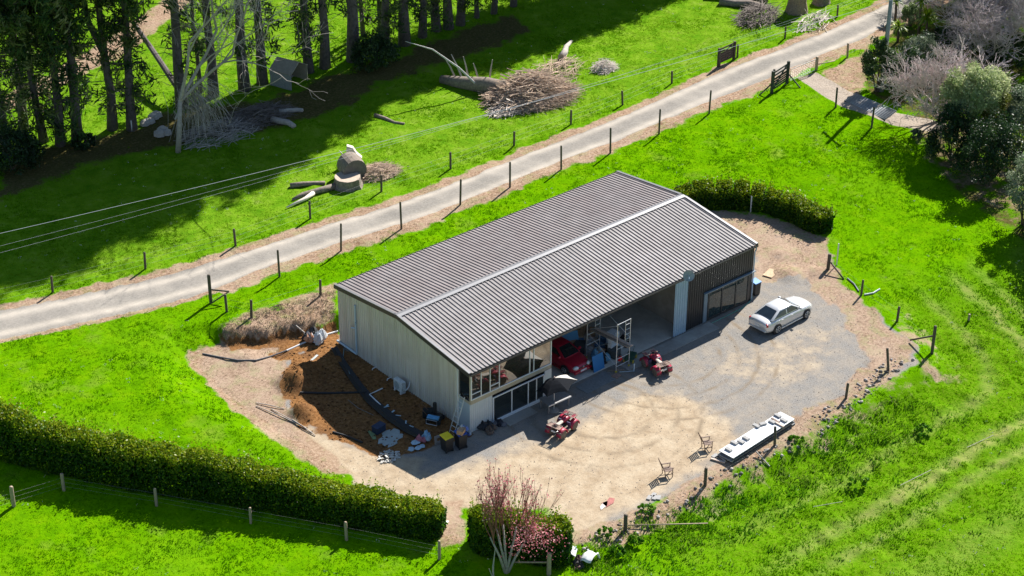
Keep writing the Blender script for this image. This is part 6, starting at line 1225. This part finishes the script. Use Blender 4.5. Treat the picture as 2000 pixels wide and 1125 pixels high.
o = b.build('liner', BPL, t); so = o.modifiers.new('t', 'SOLIDIFY'); so.thickness = .02
rr = random.Random(2); SCR = M('pale_scrap', (.42, .55, .62), .6)
for (u, v) in ((755, 797), (768, 806), (778, 814), (793, 827), (804, 835), (756, 795)): MB().box(tuple(G(u, v, .1)-tr[0]), (.25+.1*rr.random(), .1, .02), rr.random()*3, .2).build('torn_scrap', SCR, t)
P = [G(u, v, .06) for u, v in ((747, 760), (722, 772), (744, 793))]; solo(MB().path([p-P[0] for p in P], .045, 6), 'white_pipe', PVC, 'white plastic pipe bent in a right angle beside the trench', 'pipe', P[0])
P = [G(u, v, .05) for u, v in ((586, 768), (640, 769), (690, 768), (716, 766))]; solo(MB().path([p-P[0] for p in P], .07, 6), 'black_pipe', BPL, 'straight black drain pipe lying across the shaded soil', 'pipe', P[0])
P = [G(u, v, .05) for u, v in ((660, 648), (630, 657), (600, 668), (560, 686), (530, 697), (500, 705), (465, 705), (430, 699), (396, 692))]; solo(MB().path([p-P[0] for p in P[:4]], .06, 6), 'grey_pipe', PVC, 'pale pipe running from the shed corner across the dig', 'pipe', P[0]); solo(MB().path([p-P[3] for p in P[3:]], .055, 6), 'dark_pipe', M('dark_pipe', (.10, .10, .11), .6), 'dark flexible pipe curving away to the lawn on the left', 'pipe', P[3])
P = [G(u, v, .04) for u, v in ((672, 682), (670, 700), (680, 720), (683, 732))]; solo(MB().path([p-P[0] for p in P], .03, 5), 'blue_hose', M('hose_teal', (.10, .22, .26), .5), 'dark teal hose hanging from the wall pipe to the ground', 'hose', P[0])
P = [G(u, v, .03) for u, v in ((680, 782), (700, 798), (730, 812))]; solo(MB().path([p-P[0] for p in P], .022, 5), 'thin_hose', M('hose_grey', (.20, .17, .14), .7), 'thin grey hose curving over the shaded soil', 'hose', P[0])
P = [G(u, v, .05) for u, v in ((650, 845), (675, 852), (708, 866))]; solo(MB().path([p-P[0] for p in P], .07, 6), 'black_pipe', BPL, 'short black pipe at the lower edge of the dig', 'pipe', P[0])
for k, (u0, v0, u1, v1) in enumerate(((500, 788), (500, 792), (520, 795), (555, 815), (560, 820)) if False else ((500, 788, 556, 800), (500, 794, 600, 838), (530, 800, 610, 846), (570, 820, 616, 852))):
    a, c = G(u0, v0, .05), G(u1, v1, .05); solo(MB().path([(0, 0, 0), (c-a)*.5+Vector((0, 0, .05)), c-a], .03, 5), 'grey_stick', DEAD, ('uppermost of the long grey sticks at the left edge of the dig', 'longest grey stick at the left edge of the dig', 'grey stick lying below the longest one at the left edge of the dig', 'lowest grey stick at the left edge of the dig')[k], 'stick', a)
for (u, v, lb) in ((735, 722, 'white pipe stub sticking out low on the gable wall, middle'), (764, 742, 'white bent pipe stub low on the gable wall beside the heat pump')):
    p = at_x(u, v, -.05); p = Vector((-.03, p[1], max(.12, p[2]))); solo(MB().path([(0, 0, 0), (-.3, 0, 0), (-.34, 0, -.1)], .035, 6), 'pipe_stub', PVC, lb, 'pipe', p)
# sacks of rubbish on the cut bank floor
heap('sack_heap', 'heap of pale and dark sacks in front of the cut bank', 'sacks', G(614, 664), .62, [('grey_sack', (.50, .54, .58)), ('black_sack', (.025, .026, .03)), ('orange_sack', (.46, .25, .16)), ('pale_sack', (.60, .62, .64))], 9, 11, .95)
a = G(578, 640, .1); c = G(604, 660, .1); solo(MB().path([(0, 0, .1), c-a], .05, 6), 'grey_stick', DEAD, 'grey pole lying down the cut bank toward the sacks', 'pole', a)
solo(MB().box((0, 0, .03), (.8, .16, .05)), 'loose_board', M('board_grey_blue', (.40, .44, .43), .7), 'pale board piece lying at the edge of the shade on the soil', 'board', G(614, 700), .4)
# heat pump and machine by the gable wall
p = at_x(776, 762, -.45); t = thing('heat_pump', 'white heat pump unit on feet against the gable wall', 'heat pump', Vector((-.48, G(778, 762).y, 0)), rad(-90)); q = G(780, 765); t.location = (-.5, q.y, 0)
MB().box((0, 0, .50), (.85, .34, .72)).build('casing', M('heat_pump_white', (.62, .66, .67), .45), t, bevel=.02); b = MB(); b.lathe([(.27, -.175), (.27, -.185), (.05, -.19)], 18, (-.1, 0, .5), 'y'); b.build('fan_grille', M('grille_grey', (.33, .38, .40), .5), t)
for s_ in (-.3, .3): MB().box((s_, 0, .07), (.1, .4, .14)).build('foot', PVC, t)
MB().path([(.44, .05, .3), (.55, .1, .35), (.55, .3, .5), (.5, .42, .8)], .04, 6).build('pipe', PVC, t)
q = G(850, 822); t = thing('rotary_machine', 'black garden machine with a blue-topped engine by the gable wall', 'machine', q, rad(-60)); MB().box((0, 0, .32), (.9, .6, .3), taper=(.85, .85)).build('deck', DARKP, t, bevel=.04); MB().box((.05, -.45, .55), (.75, .28, .1), rx=.3).build('blue_cover', M('cover_blue', (.10, .32, .55), .4), t); MB().lathe([(.12, 0), (.13, .4), (.12, .8)], 12, (-.05, .1, .45)).build('chimney', DARKP, t)
b = MB(); b.path([(-.4, -.2, .4), (-1.0, -.2, 1.0), (-1.0, .2, 1.0), (-.4, .2, .4)], .02, 5); b.build('handle', M('handle_rust', (.16, .08, .05), .7), t); b = MB(); b.path([(-.35, -.62, .12), (.35, -.62, .12), (.35, -.6, .42), (-.35, -.6, .42), (-.35, -.62, .12)], .02, 5); b.build('guard_frame', ALU, t)
for (sx, s_) in ((-.35, 1), (.35, 1), (-.35, -1), (.35, -1)): MB().lathe([(.02, s_*.32), (.16, s_*.32), (.16, s_*.4), (.02, s_*.4)], 14, (sx, 0, .16), 'y').build('wheel', RUB, t)
MB().box((-.55, .25, .3), (.7, .55, .5), .3).build('catcher', M('catcher_black', (.015, .018, .018), .9), t, bevel=.06)
# white junk by the blossom tree, scraps
t = thing('white_moulded_chair', 'broken white plastic chair tipped over at the bottom edge', 'chair', G(1150, 1098), rad(20)); WP = M('white_plastic', (.78, .78, .77), .4); V = []; F_ = []
for i in range(7):
    for j in range(6): x, y = -.5+i/6, -.35+j*.14; V.append((x, y, .62-.55*abs(x)**1.5-.12*math.sin(j*1.3)*.5-.25*(y+.35)**2))
for i in range(6):
    for j in range(5): F_.append((i*6+j, (i+1)*6+j, (i+1)*6+j+1, i*6+j+1))
o = MB().add(V, F_).build('shell', WP, t, True); so = o.modifiers.new('t', 'SOLIDIFY'); so.thickness = .03; MB().path([(.45, -.3, .45), (.55, -.4, .0)], [.07, .05], 6).build('leg', WP, t); MB().path([(.45, .3, .45), (.62, .3, .0)], [.07, .05], 6).build('leg', WP, t)
t = thing('white_board', 'square grey-white panel tilted beside the broken chair', 'panel', G(1118, 1085), rad(10)); MB().box((0, 0, .35), (.7, .5, .06), rx=.6, rz=.5).build('panel', M('panel_grey', (.55, .55, .54), .6), t); MB().box((.3, 0, .2), (.05, .05, .5)).build('strut', M('pale_blue_pipe', (.46, .58, .66)), t)
heap('dark_rubbish', 'dark rubbish heap under the tilted panel at the bottom edge', 'rubbish', G(1126, 1105), .45, [('black_scrap', (.02, .02, .022)), ('rust_scrap', (.12, .06, .05))], 7, 12, .7)
solo(MB().prism([(-.45, -.2), (.1, -.3), (.5, -.1), (.4, .2), (0, .12), (-.3, .25)], .03, 'z', 0), 'red_cloth', M('cloth_red', (.36, .13, .11), .85, 0, .3, 7), 'flattened dull red cloth on the sandy yard', 'cloth', G(1188, 981), .2)
solo(MB().prism([(-.55, -.1), (0, -.2), (.4, 0), (.2, .15), (-.3, .1)], .03, 'z', 0), 'pale_scrap', M('scrap_pale', (.60, .54, .50), .85), 'pale flattened scrap beside the red cloth', 'scrap', G(1180, 986), .3)
solo(MB().box((0, 0, .02), (.45, .25, .03)), 'white_scrap', WP, 'white plastic scrap in the gap between the hedges', 'scrap', G(870, 1022), .5)
a = G(1476, 888, .25); c = G(1503, 912, .05); solo(MB().tube((0, 0, 0), c-a, .045, n=6), 'grey_pole', DEAD, 'thin grey pole leaning down the bank below the sheet stack', 'pole', a)
for (u0, v0, u1, v1, lb) in ((1758, 951, 1818, 921, 'pale stick lying in the rough grass at the right'), (1588, 993, 1645, 983, 'pale stick lying low in the rough grass below the yard'), (1888, 877, 1940, 853, 'faint pale stick highest in the grass at the right')):
    a, c = G(u0, v0, .12), G(u1, v1, .12); solo(MB().tube((0, 0, 0), c-a, .018, n=5), 'pale_stick', DEAD, lb, 'stick', a)
P = [G(u, v, .06) for u, v in ((1655, 545), (1668, 556), (1677, 570))]; solo(MB().path([p-P[0] for p in P], .05, 6), 'dark_pipe', M('dark_pipe2', (.08, .12, .16), .5), 'dark pipe at the lawn edge beside the braced strainer', 'pipe', P[0])
P = [G(u, v, .06) for u, v in ((1688, 577), (1705, 574), (1718, 566))]; solo(MB().path([p-P[0] for p in P], .06, 6), 'grey_pipe', M('grey_pipe', (.34, .40, .42), .5), 'short bent grey pipe on the lawn edge right of a fence post', 'pipe', P[0])
o = MB().box((0, 0, .25), (.12, .12, .5)).build('short_peg', POSTL, None, loc=G(1892, 626)); tag(o, 'short pale peg standing alone in the right-hand lawn', 'peg')
# clumps of broad weeds that stand out
for i, (u, v, r_, lb) in enumerate(((1182, 1045, .35, 'bright leafy weed between the stones near the blossom tree'), (1263, 1000, .4, 'leafy weed among the stones below the pavers'), (1555, 868, .4, 'bushy weed on the bank below the sheet stack'), (1675, 952, .55, 'grey-green bushy weed in the middle of the rough slope'), (1243, 1058, .4, 'round weed clump beside the bottom fence post'), (1803, 847, .45, 'dark weed clump on the right-hand slope'), (1206, 1085, .4, 'dark weed in the post shadow near the bottom'))):
    shrub('weed_clump', lb, u, v, (r_*1.3, r_*1.3, r_), 500, .16, WEED, 80+i, 16, 0, 'weed', 'standout weeds on the slope', False, .45)
